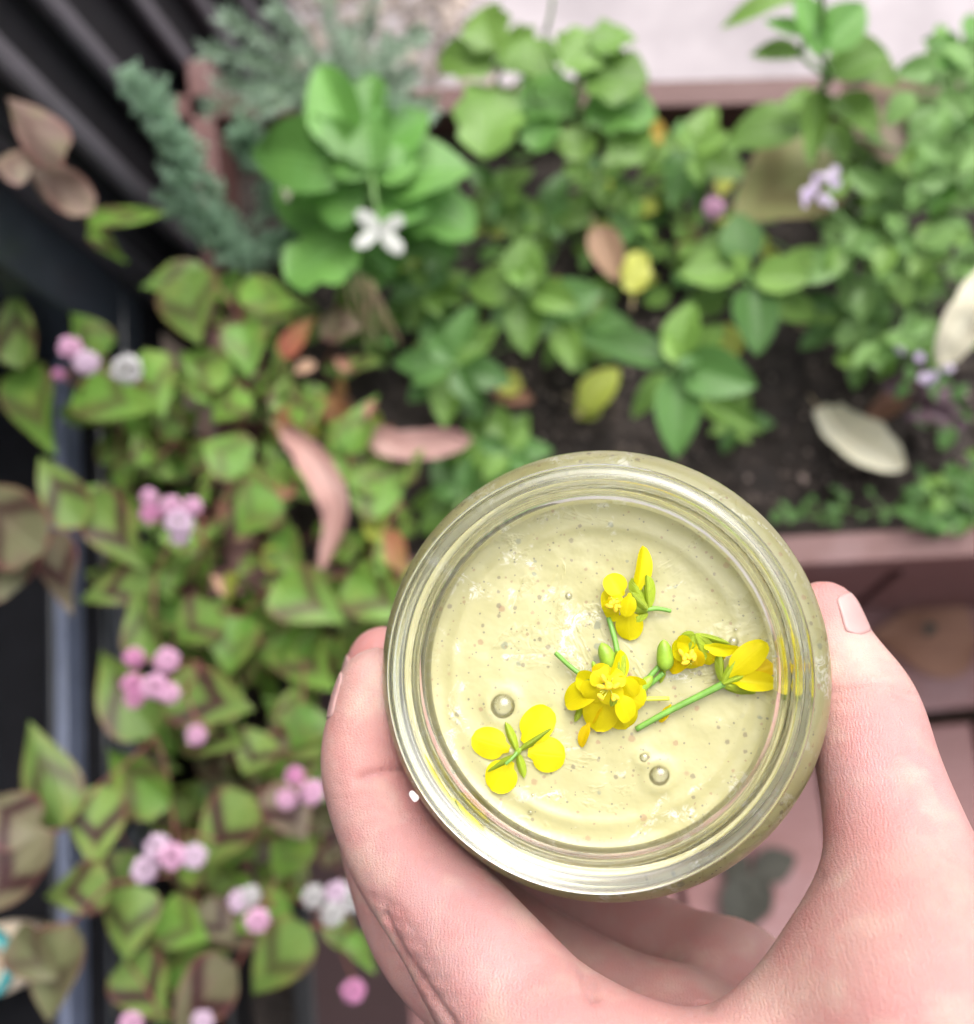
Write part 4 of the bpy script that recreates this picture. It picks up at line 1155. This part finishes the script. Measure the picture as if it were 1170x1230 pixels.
fillp = [(r + (0.00025 if r > 0.001 else 0), z + (0.00015 if z > -0.03 else -0.0002)) for (r, z) in curve_prof(inner, 4) if z < -0.0150]
fillp.append((0.03305, -0.0148))
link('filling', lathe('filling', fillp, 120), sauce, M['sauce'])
# bubbles: thin domes
t = NT('bubble_film')
gl = t.n('ShaderNodeBsdfGlossy'); gl.inputs['Roughness'].default_value = 0.03
tr = t.n('ShaderNodeBsdfTransparent'); tr.inputs['Color'].default_value = (0.93, 0.93, 0.92, 1)
lw = t.n('ShaderNodeLayerWeight'); lw.inputs['Blend'].default_value = 0.35
mx = t.n('ShaderNodeMixShader'); t.l(t.math('MULTIPLY_ADD', lw.outputs['Fresnel'], 0.7, 0.06), mx.inputs[0]); t.l(tr.outputs[0], mx.inputs[1]); t.l(gl.outputs[0], mx.inputs[2])
t.l(mx.outputs[0], t.out.inputs['Surface']); M['bubble'] = t.m
bme = lathe('bubble', [(max(1e-4, math.cos(a)), math.sin(a)) for a in [math.pi / 2 * q / 10 for q in range(11)]], 32)
for b, rb in bl:
    o = link('bubble', bme, sauce, M['bubble'])
    o.location = (b.x, b.y, Z_SAUCE + s_height(b.x, b.y) - 0.0001); o.scale = (rb, rb, rb * 0.75)

# white crumb stuck to the glass
cr = link('salt_crumb', box_mesh('salt_crumb', 0.0024, 0.0013, 0.0012, 0.0005, 0.0002), None, plain('salt', (0.78, 0.76, 0.74), 0.5, 0.1, 400, 0.3))
cr.matrix_world = Matrix.Translation(D(497, 956, 0.2110)) @ R_wc.to_4x4() @ Matrix.Rotation(-0.9, 4, 'Z')
tag(cr, 'tiny white grain stuck to the outside of the jar shoulder', 'crumb')

# ---------------------------------------------------------------- mustard blossoms floating on the sauce
class Bloom:
    def __init__(self, u, v, label):
        self.b = on_sauce(u, v, 0.001)
        self.o = thing('mustard_blossom', self.b, label, 'flower', 'yellow blossoms on the sauce')
    def q(self, u, v, h): return on_sauce(u, v, h)
    def petal(self, b, t, w, h0, h1, mat='petal', roll=0.0, var=None, kind='petal', name='petal'):
        B = on_sauce(b[0], b[1], h0); T = on_sauce(t[0], t[1], h1)
        return put_leaf(self.o, B, T, w * (1.12 if kind == 'petal' else 1.0) * depth_of(B) / F, kind, mat, roll, name, var, AX)
    def sepal(self, b, t, w, h0, h1, roll=0.0):
        return self.petal(b, t, w, h0, h1, 'sepal', roll, 0, 'sepal', 'sepal')
    def stem(self, pts, r0, r1, mat='flower_stem', name='stem'):
        V, Fc = [], []
        tube_geo(smooth_path([on_sauce(*p) for p in pts], 5), r0 * 0.64, r1 * 0.64, 8, V, Fc)
        link(name, mesh_from(name, [v - self.b for v in V], Fc), self.o, M[mat])
    def bud(self, b, t, w, h0, h1, mat='bud'):
        B = on_sauce(b[0], b[1], h0); T = on_sauce(t[0], t[1], h1)
        d = T - B; L = d.length; w_ = w * depth_of(B) / F / 2
        me = lathe('bud', [(max(1e-5, w_ * math.sin(math.pi * min(1, x ** 0.8)) ** 0.6 * (1 + 0.06 * math.sin(x * 9))), L * x) for x in [q / 12 for q in range(13)]], 14)
        o = link('bud', me, self.o, M[mat]); o.location = B - self.b
        o.rotation_euler = d.to_track_quat('Z', 'Y').to_euler()
    def anthers(self, u, v, n, spread, h):
        for _ in range(n):
            self.stem([(u, v, h - .001), (u + random.uniform(-spread, spread), v + random.uniform(-spread, spread), h + random.uniform(0, .0012))], .00022, .00016, 'sepal_plain', 'filament')
            c = on_sauce(u + random.uniform(-spread, spread), v + random.uniform(-spread, spread), h + .0008)
            o = link('anther', anther_me, self.o, M['anther']); o.location = c - self.b; o.scale = (.0009, .0005, .0005); o.rotation_euler = (0, random.uniform(-.6, .6), random.uniform(0, 6))
M['sepal_plain'] = plain('filament', (0.55, 0.56, 0.06), 0.5, 0.1, 300, 0)
bm = bmesh.new(); bmesh.ops.create_icosphere(bm, subdivisions=2, radius=1.0); anther_me = bpy.data.meshes.new('anther'); bm.to_mesh(anther_me); bm.free()

# 1: face-down blossom, lower left
f1 = Bloom(622, 902, 'single yellow blossom lying face down with green sepals crossed, below the big bubble')
f1.petal((612, 900), (566, 886), 34, .0012, .0014, roll=0.05, var=0); f1.petal((628, 892), (660, 850), 36, .0012, .0018, roll=-.1, var=0)
f1.petal((634, 904), (679, 909), 38, .0012, .0014, roll=0.0, var=0); f1.petal((614, 914), (590, 950), 36, .0012, .0014, roll=0.1, var=0)
f1.sepal((621, 903), (606, 868), 11, .0022, .0026); f1.sepal((623, 902), (661, 876), 10, .0024, .0030); f1.sepal((622, 906), (629, 936), 11, .0022, .0020); f1.sepal((619, 908), (584, 928), 10, .0022, .0022)
f1.stem([(624, 900, .0026), (616, 910, .0034), (607, 918, .0036)], .00055, .0005)
f1.bud((618, 908), (626, 899), 7, .0020, .0034)

# 2: cluster in the middle
f2 = Bloom(730, 830, 'dense cluster of yellow blossoms and buds in the middle of the sauce')
for b, tp, w, h0, h1, m, ro, va in (
    ((722, 822), (676, 846), 30, .004, .0025, 'petal', .3, 1), ((724, 824), (690, 815), 26, .005, .004, 'petal', -.2, 1), ((728, 832), (715, 880), 40, .005, .002, 'petal', 0, 0),
    ((736, 832), (752, 880), 38, .0045, .002, 'petal', .1, 2), ((740, 828), (774, 848), 36, .005, .003, 'petal', .1, 0), ((742, 820), (776, 830), 30, .005, .003, 'petal', .4, 1),
    ((736, 820), (750, 782), 26, .006, .006, 'petal', .8, 1), ((728, 818), (712, 806), 26, .007, .007, 'petal', 0, 0), ((732, 820), (746, 806), 26, .0075, .0075, 'petal', -.3, 2),
    ((722, 830), (704, 868), 26, .003, .0015, 'petal_deep', .5, 1), ((738, 836), (760, 866), 26, .006, .004, 'petal', -.5, 1), ((720, 826), (700, 838), 28, .006, .005, 'petal', -.2, 2),
    ((708, 868), (696, 898), 12, .0018, .0012, 'petal_deep', .3, 1), ((744, 812), (762, 842), 24, .0075, .005, 'petal', .3, 2), ((728, 822), (740, 846), 28, .0075, .006, 'petal', 0, 0), ((716, 816), (730, 800), 24, .006, .007, 'petal_deep', .2, 1)):
    f2.petal(b, tp, w, h0, h1, m, ro, va)
f2.sepal((744, 818), (741, 782), 12, .006, .0068); f2.sepal((750, 818), (754, 786), 10, .006, .0065, .5); f2.sepal((700, 846), (690, 868), 8, .002, .002); f2.sepal((720, 812), (700, 822), 12, .0055, .005)
f2.sepal((728, 812), (716, 800), 10, .006, .0062); f2.sepal((740, 836), (733, 850), 9, .0078, .007)
f2.bud((738, 808), (722, 772), 22, .003, .0048); f2.bud((764, 832), (784, 812), 15, .002, .0026); f2.bud((716, 808), (712, 794), 7, .003, .004)
f2.stem([(700, 812, .002), (684, 800, .0022), (667, 784, .0030)], .00075, .0007)
f2.stem([(742, 786, .003), (738, 766, .0026), (731, 742, .0022)], .00085, .0008)
f2.stem([(772, 822, .002), (792, 800, .0018)], .0008, .0008)
f2.stem([(764, 840, .0022), (804, 839, .0018)], .00075, .0006, 'sepal_plain', 'pistil')
f2.anthers(732, 826, 9, 12, .0078)

# 3: upper blossom
f3 = Bloom(752, 722, 'yellow blossom with striped sepals and one upright petal, above the dense cluster')
f3.petal((766, 708), (776, 657), 22, .004, .006, 'petal', .6, 1); f3.petal((748, 716), (730, 690), 26, .004, .004, 'petal', .2, 1); f3.petal((744, 724), (722, 730), 36, .0035, .003, 'petal', 0, 2)
f3.petal((756, 732), (756, 770), 30, .0032, .0015, 'petal', 0, 0); f3.petal((756, 712), (752, 742), 18, .006, .005, 'petal', -.3, 1); f3.petal((748, 720), (730, 718), 22, .005, .0048, 'petal_deep', .5, 2)
f3.petal((740, 720), (728, 736), 20, .0045, .004, 'petal', -.5, 1)
f3.sepal((778, 730), (762, 696), 17, .0030, .0060, .3); f3.sepal((779, 731), (774, 694), 15, .0032, .0066, -.4); f3.sepal((778, 734), (756, 726), 12, .0036, .0050); f3.sepal((778, 736), (758, 742), 12, .0026, .0030, .4); f3.sepal((778, 732), (758, 712), 12, .005, .006)
f3.stem([(776, 732, .003), (790, 731, .0022), (806, 734, .0016)], .0008, .0006)
f3.anthers(738, 724, 6, 7, .005)

# 4: right middle, half open with a bud
f4 = Bloom(828, 786, 'half open yellow blossom with a plump green bud at its side')
for b, tp, w, h0, h1, m, ro, va in (
    ((838, 776), (806, 784), 26, .005, .0035, 'petal', 0, 1), ((832, 782), (802, 806), 22, .004, .002, 'petal_deep', .3, 1), ((838, 780), (824, 806), 26, .0045, .0025, 'petal', -.2, 2),
    ((846, 776), (890, 782), 16, .005, .003, 'petal', .5, 1), ((842, 782), (852, 802), 18, .004, .002, 'petal', .6, 2), ((834, 774), (812, 772), 20, .006, .005, 'petal', -.3, 1),
    ((836, 778), (838, 802), 18, .0055, .004, 'petal_deep', .2, 1), ((852, 782), (872, 792), 14, .003, .002, 'petal_deep', .2, 1)):
    f4.petal(b, tp, w, h0, h1, m, ro, va)
f4.sepal((834, 762), (846, 796), 15, .006, .0045, .3); f4.sepal((834, 762), (862, 776), 12, .0055, .0045, -.3); f4.sepal((832, 763), (828, 784), 11, .0065, .006); f4.sepal((834, 762), (816, 764), 10, .006, .005); f4.sepal((836, 762), (880, 774), 9, .004, .003)
f4.bud((800, 806), (797, 768), 21, .0022, .0042); f4.sepal((798, 800), (793, 822), 8, .002, .0014)
f4.stem([(797, 808, .002), (786, 818, .0016), (776, 826, .0012)], .0008, .0007)
f4.anthers(826, 792, 7, 8, .005)

# 5: right, on a long stalk
f5 = Bloom(880, 815, 'yellow blossom on a long straight green stalk reaching to the glass wall')
f5.petal((874, 812), (922, 773), 30, .0035, .0055, 'petal', .2, 0); f5.petal((880, 815), (935, 800), 24, .0025, .0022, 'petal_deep', .1, 2); f5.petal((876, 818), (934, 820), 22, .0028, .002, 'petal', -.2, 1)
f5.sepal((868, 820), (868, 784), 12, .0030, .0050, .3); f5.sepal((868, 821), (886, 790), 10, .0040, .0050); f5.sepal((869, 824), (910, 833), 12, .0022, .0018); f5.sepal((869, 822), (902, 824), 10, .0034, .0030, -.3); f5.sepal((869, 822), (894, 812), 8, .004, .004)
f5.stem([(764, 876, .0012), (800, 856, .0018), (840, 836, .0022), (870, 821, .0028)], .00085, .0011)
f5.petal((806, 846), (792, 868), 9, .0014, .0010, 'petal_deep', 0, 1)

# ================================================================ THE HAND
def C(u, v, d): return np.array([(u - PW / 2) / F * d, -(v - PH / 2) / F * d, -d])
def chain(nodes, sub=4):
    pts = np.array([[*C(u, v, d), r] for (u, v, d, r) in nodes])
    out = []
    n_ = len(pts)
    for i_ in range(n_ - 1):
        p0, p1, p2, p3 = pts[max(0, i_ - 1)], pts[i_], pts[i_ + 1], pts[min(n_ - 1, i_ + 2)]
        for k_ in range(sub):
            t_ = k_ / sub
            out.append(0.5 * (2 * p1 + (p2 - p0) * t_ + (2 * p0 - 5 * p1 + 4 * p2 - p3) * t_ ** 2 + (3 * p1 - p0 - 3 * p2 + p3) * t_ ** 3))
    out.append(pts[-1])
    return np.array(out)
FING = {
 'index': chain([(453, 820, .2325, .0074), (447, 860, .2325, .0085), (442, 925, .2310, .0094), (477, 1018, .2270, .0103), (543, 1106, .2170, .0116), (606, 1192, .2040, .0132), (700, 1310, .1900, .0150)]),
 'middle': chain([(460, 792, .2580, .0079), (451, 850, .2580, .0088), (449, 930, .2560, .0095), (472, 1040, .2500, .0104), (522, 1142, .2400, .0113), (640, 1240, .2260, .0118), (760, 1295, .2150, .0130)]),
 'ring': chain([(520, 780, .2790, .0074), (480, 850, .2810, .0083), (472, 940, .2800, .0090), (502, 1030, .2750, .0098), (580, 1100, .2660, .0105), (690, 1175, .2530, .0110), (810, 1245, .2400, .0130)]),
 'pinky': chain([(600, 860, .3000, .0064), (560, 905, .3020, .0072), (560, 970, .3020, .0076), (620, 1035, .2960, .0082), (720, 1090, .2840, .0092), (800, 1135, .2730, .0104), (880, 1185, .2600, .0130)]),
 'thumb': chain([(989, 738, .2290, .0070), (996, 775, .2290, .0080), (1013, 815, .2260, .0098), (1036, 858, .2210, .0110), (1058, 935, .2130, .0113), (1086, 1050, .2000, .0140), (1110, 1220, .1860, .0215)]),
}
PALM = [
 chain([(700, 1310, .190, .0150), (860, 1400, .186, .0170), (1020, 1560, .186, .0210)], 3),
 chain([(760, 1295, .215, .0130), (900, 1380, .206, .0170), (1040, 1540, .200, .0210)], 3),
 chain([(810, 1245, .240, .0130), (930, 1340, .226, .0170), (1060, 1520, .214, .0200)], 3),
 chain([(880, 1185, .260, .0140), (970, 1310, .246, .0180), (1080, 1500, .226, .0200)], 3),
 chain([(1110, 1220, .186, .0215), (1120, 1380, .184, .0240), (1080, 1560, .188, .0250)], 3),
 chain([(1072, 1130, .1960, .0122), (966, 1238, .1915, .0110), (856, 1328, .1895, .0125), (700, 1325, .189, .0145)], 4),   # web of skin
 chain([(1060, 1560, .192, .0270), (1090, 1720, .192, .0270), (1130, 2000, .196, .0290), (1170, 2300, .202, .0330)], 3),
 chain([(1060, 1530, .205, .0220), (1090, 1720, .212, .0240), (1130, 2000, .214, .0280), (1170, 2300, .216, .0330)], 3),
]
def seg_d(p, a, b):
    ba = b[:3] - a[:3]
    h = np.clip(((p - a[:3]) @ ba) / max(1e-12, ba @ ba), 0, 1)
    return np.linalg.norm(p - a[:3] - h[..., None] * ba, axis=-1) - (a[3] + (b[3] - a[3]) * h)
def smin(a, b, k):
    h = np.maximum(k - np.abs(a - b), 0) / k
    return np.minimum(a, b) - h * h * k * 0.25
RES = 0.00095
allp = np.concatenate(list(FING.values()) + PALM)
lo = (allp[:, :3] - allp[:, 3:]).min(0) - 0.006
hi = (allp[:, :3] + allp[:, 3:]).max(0) + 0.006
dim = np.ceil((hi - lo) / RES).astype(int)
axs = [lo[a] + RES * np.arange(dim[a]) for a in range(3)]
def grid_chain(ch, k):
    g_ = np.full(dim, 0.02, np.float32)
    for a, b in zip(ch[:-1], ch[1:]):
        m_ = max(a[3], b[3]) + 0.011
        l_ = np.minimum(a[:3], b[:3]) - m_; h_ = np.maximum(a[:3], b[:3]) + m_
        i0 = np.clip(((l_ - lo) / RES).astype(int), 0, dim); i1 = np.clip(((h_ - lo) / RES).astype(int) + 1, 0, dim)
        if (i1 <= i0).any(): continue
        sl = tuple(slice(x, y) for x, y in zip(i0, i1))
        pp = np.stack(np.meshgrid(*[axs[q][i0[q]:i1[q]] for q in range(3)], indexing='ij'), -1)
        g_[sl] = smin(g_[sl], seg_d(pp, a, b).astype(np.float32), k)
    return g_
palm = None
for ch in PALM:
    g_ = grid_chain(ch, 0.002)
    palm = g_ if palm is None else smin(palm, g_, 0.010)
body = palm
for nm, ch in FING.items():
    g_ = grid_chain(ch, 0.002)
    near = smin(palm, g_, 0.007)
    body = smin(body, near, 0.0012)
del palm, g_, near
def surface_nets(g_):
    s_ = g_ < 0
    nx, ny, nz = g_.shape
    cs = np.zeros((nx - 1, ny - 1, nz - 1), np.uint8)
    for a in (0, 1):
        for b in (0, 1):
            for c_ in (0, 1):
                cs += s_[a:nx - 1 + a, b:ny - 1 + b, c_:nz - 1 + c_]
    idx = np.argwhere((cs > 0) & (cs < 8))
    ids = np.full(cs.shape, -1, np.int32); ids[tuple(idx.T)] = np.arange(len(idx))
    acc = np.zeros((len(idx), 3)); cnt = np.zeros(len(idx))
    crn = [(a, b, c_) for a in (0, 1) for b in (0, 1) for c_ in (0, 1)]
    for p_ in crn:
        for ax_ in range(3):
            if p_[ax_]: continue
            q_ = list(p_); q_[ax_] = 1
            va = g_[tuple((idx + np.array(p_)).T)]; vb = g_[tuple((idx + np.array(q_)).T)]
            m_ = (va < 0) != (vb < 0)
            t_ = np.where(m_, va / np.where(m_, va - vb, 1), 0)
            pt = np.tile(np.array(p_, float), (len(idx), 1)); pt[:, ax_] += t_
            acc[m_] += pt[m_]; cnt[m_] += 1
    verts = idx + acc / cnt[:, None]
    faces = []
    for ax_ in range(3):
        sl0 = [slice(None)] * 3; sl1 = [slice(None)] * 3
        sl0[ax_] = slice(0, -1); sl1[ax_] = slice(1, None)
        ch_ = s_[tuple(sl0)] != s_[tuple(sl1)]
        e = np.argwhere(ch_)
        b_, c_ = (ax_ + 1) % 3, (ax_ + 2) % 3
        e = e[(e[:, b_] > 0) & (e[:, c_] > 0) & (e[:, b_] < g_.shape[b_] - 1) & (e[:, c_] < g_.shape[c_] - 1)]
        ob = np.zeros(3, int); ob[b_] = 1; oc = np.zeros(3, int); oc[c_] = 1
        q_ = np.stack([ids[tuple((e - ob - oc).T)], ids[tuple((e - oc).T)], ids[tuple(e.T)], ids[tuple((e - ob).T)]], 1)
        inside = s_[tuple(e.T)]
        q_[~inside] = q_[~inside][:, ::-1]
        faces.append(q_)
    return verts, np.concatenate(faces)
hv, hf = surface_nets(body)
del body
hv = lo + hv * RES
# relax
ed = np.concatenate([hf[:, [0, 1]], hf[:, [1, 2]], hf[:, [2, 3]], hf[:, [3, 0]]])
deg = np.bincount(ed.ravel(), minlength=len(hv))[:, None]
def nb_mean(a):
    s_ = np.stack([np.bincount(ed[:, 0], a[ed[:, 1], q], len(a)) + np.bincount(ed[:, 1], a[ed[:, 0], q], len(a)) for q in range(a.shape[1])], 1)
    return s_ / deg
for _ in range(5):
    hv = hv + 0.5 * (nb_mean(hv) - hv)
def normals(v_):
    n_ = np.cross(v_[hf[:, 2]] - v_[hf[:, 0]], v_[hf[:, 3]] - v_[hf[:, 1]])
    out = np.stack([sum(np.bincount(hf[:, c_], n_[:, q], len(v_)) for c_ in range(4)) for q in range(3)], 1)
    return out / np.maximum(1e-12, np.linalg.norm(out, axis=1))[:, None]
hn = normals(hv)
# skin folds, laid as grooves where the joints bend
def groove(pts, depth, wid, dmin=0.0, dmax=1.0):
    global hv
    pu = PW / 2 + F * hv[:, 0] / -hv[:, 2]; pv = PH / 2 - F * hv[:, 1] / -hv[:, 2]
    p_ = np.stack([pu, pv], 1)
    best = np.full(len(hv), 1e9)
    a_ = np.array(pts, float)
    for q in range(len(a_) - 1):
        ba = a_[q + 1] - a_[q]
        h_ = np.clip(((p_ - a_[q]) @ ba) / (ba @ ba), 0, 1)
        best = np.minimum(best, np.linalg.norm(p_ - a_[q] - h_[:, None] * ba, axis=1))
    face = np.clip(-(hn * hv).sum(1) / np.linalg.norm(hv, axis=1) * 2.5, 0, 1)
    m_ = (-hv[:, 2] > dmin) & (-hv[:, 2] < dmax)
    hv = hv - hn * (depth * np.exp(-(best / wid) ** 2) * face * m_)[:, None]
groove([(505, 918), (478, 926), (452, 930), (432, 936)], .0011, 6, .19, .24)          # index, last joint
groove([(995, 832), (1030, 828), (1070, 826), (1096, 836)], .0009, 5, .18, .235)
groove([(990, 846), (1036, 842), (1078, 836)], .0004, 4, .18, .235)
groove([(1000, 812), (1040, 806), (1064, 806)], .0004, 5, .18, .235)
groove([(700, 1150), (706, 1170), (712, 1195)], .0012, 8, .17, .215)
groove([(705, 1152), (760, 1166), (812, 1186), (850, 1206)], .0010, 7, .17, .23)
groove([(985, 1052), (960, 1080), (930, 1110), (915, 1125)], .0005, 6, .17, .21)
groove([(462, 1085), (478, 1110), (474, 1135)], .0003, 5, .18, .235); groove([(496, 1150), (512, 1182), (540, 1225)], .0003, 5, .17, .22)
for q in range(7):                                   # fine parallel lines beside the joints
    groove([(404 + q * 9, 945 + q * 17), (452 + q * 9, 938 + q * 15), (500 + q * 8, 945 + q * 13)], .00016, 3.2, .18, .24)
for q in range(5):
    groove([(1002, 868 + q * 15), (1050, 862 + q * 16), (1112, 866 + q * 17)], .00014, 3.2, .18, .235)
for q in range(6):                                   # knuckle folds on the back of the bent finger
    groove([(446 + q * 12, 1078 + q * 24), (468 + q * 12, 1084 + q * 22), (486 + q * 12, 1098 + q * 20)], .00036, 4.0, .18, .25)
groove([(462, 1098), (474, 1128), (494, 1160), (520, 1196), (548, 1236)], .0008, 4.5, .18, .235)
rs = np.random.RandomState(3)
hn = normals(hv)
# skin tone: flushed joints, pale pressed tips (the skin's own colour)
pu = PW / 2 + F * hv[:, 0] / -hv[:, 2]; pv = PH / 2 - F * hv[:, 1] / -hv[:, 2]
base_c = np.tile(np.array([0.428, 0.240, 0.222]), (len(hv), 1))
def blob(u, v, d, rad, col, am):
    global base_c
    w_ = am * np.exp(-(np.linalg.norm(hv - C(u, v, d), axis=1) / rad) ** 2)[:, None]
    base_c = base_c * (1 - w_) + np.array(col) * w_
RED, PALE, LILAC = (0.43, 0.160, 0.155), (0.50, 0.36, 0.29), (0.43, 0.26, 0.275)
blob(452, 868, .2240, .0110, (0.60, 0.45, 0.36), .95); blob(470, 918, .2210, .0095, RED, .7); blob(500, 985, .2170, .012, RED, .45); blob(425, 800, .212, .004, RED, .4)
blob(440, 775, .252, .008, RED, .7); blob(1012, 800, .2180, .0090, (0.58, 0.43, 0.35), .9); blob(1050, 840, .213, .008, RED, .5); blob(1000, 715, .223, .007, RED, .45)
blob(1000, 880, .212, .010, RED, .35); blob(1120, 1080, .18, .012, PALE, .5); blob(950, 1190, .18, .014, PALE, .4); blob(1140, 1180, .17, .018, RED, .45); blob(560, 1080, .205, .014, LILAC, .5)
blob(600, 1190, .18, .014, LILAC, .4); blob(640, 1020, .205, .010, RED, .4); blob(1080, 930, .203, .012, LILAC, .5); blob(780, 1180, .19, .012, RED, .35); blob(1090, 1000, .18, .010, RED, .3)

hand_root = R_wc @ Vector(C(1100, 1560, .19)) + CAM
hw = (np.array(R_wc) @ hv.T).T + np.array(CAM)
me = bpy.data.meshes.new('hand_body')
me.from_pydata((hw - np.array(hand_root)).tolist(), [], hf.tolist())
me.polygons.foreach_set('use_smooth', [True] * len(me.polygons))
ca = me.color_attributes.new('tone', 'FLOAT_COLOR', 'POINT')
ca.data.foreach_set('color', np.concatenate([base_c, np.ones((len(hv), 1))], 1).astype(np.float32).ravel())
me.update()
def skin_mat():
    t = NT('skin')
    at = t.n('ShaderNodeAttribute'); at.attribute_name = 'tone'
    c = t.obj()
    n1 = t.noise(60, 4, 0.6, c); n2 = t.noise(260, 4, 0.6, c)
    col = t.mix(t.ramp(n1, [(0.42, 0.0), (0.66, 0.7)]), at.outputs['Color'], (0.44, 0.185, 0.178))
    col = t.mix(t.ramp(t.noise(95, 3, 0.5, c), [(0.52, 0.0), (0.70, 0.55)]), col, (0.49, 0.34, 0.285))
    col = t.mix(t.ramp(n2, [(0.66, 0.0), (0.78, 0.25)]), col, (0.32, 0.14, 0.13))
    t.col(col)
    t.set(Roughness=t.math('MULTIPLY_ADD', n2, 0.2, 0.40))
    t.b.inputs['Subsurface Weight'].default_value = 0.35
    t.b.inputs['Subsurface Radius'].default_value = (1.0, 0.35, 0.2)
    t.b.inputs['Subsurface Scale'].default_value = 0.0035
    vz = t.n('ShaderNodeTexVoronoi'); vz.inputs['Scale'].default_value = 1900; vz.feature = 'DISTANCE_TO_EDGE'
    mp = t.mapped((1, 1, 1)); t.l(mp, vz.inputs['Vector'])
    fine = t.math('ADD', t.ramp(vz.outputs['Distance'], [(0.0, 0.0), (0.25, 1.0)]), t.math('MULTIPLY', t.noise(900, 4, 0.6, c), 1.0))
    wr = t.n('ShaderNodeTexWave'); wr.inputs['Scale'].default_value = 420; wr.inputs['Distortion'].default_value = 9; wr.inputs['Detail'].default_value = 4; wr.inputs['Detail Scale'].default_value = 1.2
    t.l(c, wr.inputs['Vector'])
    t.bump(t.math('ADD', fine, t.math('MULTIPLY', wr.outputs['Fac'], 0.6)), 0.34, 0.0004)
    return t.m
M['skin'] = skin_mat()
hand = link('person', me, None, M['skin'])
hand.location = hand_root
tag(hand, 'bare left hand and forearm holding the glass jar between fingers and thumb', 'hand')

# nails, laid on the finger surface
t = NT('nail')
t.col(t.ramp(t.noise(200, 3, .5, t.obj()), [(0.3, (0.43, 0.245, 0.235)), (0.7, (0.45, 0.265, 0.25))])); t.set(Roughness=0.42)
t.b.inputs['Subsurface Weight'].default_value = 0.3; t.b.inputs['Subsurface Radius'].default_value = (1, .4, .3); t.b.inputs['Subsurface Scale'].default_value = .002
M['nail'] = t.m
bvh = BVHTree.FromPolygons([Vector(v) for v in hw.tolist()], hf.tolist())
def nail(center, along, outward, L, W):
    """center on the finger axis, along towards the tip, outward away from the axis (camera space)"""
    c0 = CAM + R_wc @ Vector(center); a = (R_wc @ Vector(along)).normalized()
    o_ = R_wc @ Vector(outward); o_ = (o_ - a * o_.dot(a)).normalized(); s_ = a.cross(o_)
    V, Fc = [], []
    nu, nv = 12, 10
    for i_ in range(nu + 1):
        x = i_ / nu
        for j in range(nv + 1):
            q = j / nv * 2 - 1
            ww = W * (1 - 0.12 * x) * (min(1, (x + 0.03) * 5) ** 0.5 if x < 0.2 else 1) * (1 if x < 0.85 else 1 - 0.35 * ((x - 0.85) / 0.15) ** 2)
            an = q * ww / 2 / 0.0078
            d_ = (o_ * math.cos(an) + s_ * math.sin(an))
            st_ = c0 + a * (L * (x - 0.5)) + d_ * 0.03
            hit = bvh.ray_cast(st_, -d_, 0.045)
            lift = 0.00016 * (1 - 0.7 * q * q) * min(1, x * 4 + 0.05) - 0.00003
            if hit[0] is not None: p_ = hit[0] + d_ * lift
            else: p_ = c0 + a * (L * (x - 0.5)) + d_ * 0.0078
            V.append(p_ - hand_root)
    for i_ in range(nu):
        for j in range(nv):
            b_ = i_ * (nv + 1) + j
            Fc.append((b_, b_ + nv + 1, b_ + nv + 2, b_ + 1))
    o = link('fingernail', mesh_from('fingernail', V, Fc), hand, M['nail'])
    md = o.modifiers.new('thick', 'SOLIDIFY'); md.thickness = 0.0002; md.offset = -1
    return o
def vec(a, b): return tuple(b - a)
it, ib = FING['index'][0][:3], FING['index'][6][:3]
nail((FING['index'][0][:3] * .45 + FING['index'][4][:3] * .55), vec(ib, it), (-1, 0.0, 0.02), .0100, .0092)
it, ib = FING['middle'][0][:3], FING['middle'][6][:3]
nail((FING['middle'][0][:3] * .55 + FING['middle'][4][:3] * .45), vec(ib, it), (-1, 0.2, 0.05), .0105, .0100)
it, ib = FING['thumb'][0][:3], FING['thumb'][5][:3]
nail((FING['thumb'][0][:3] * .92 + FING['thumb'][4][:3] * .08), vec(ib, it), (0.25, 0.85, 0.40), .0085, .0094)
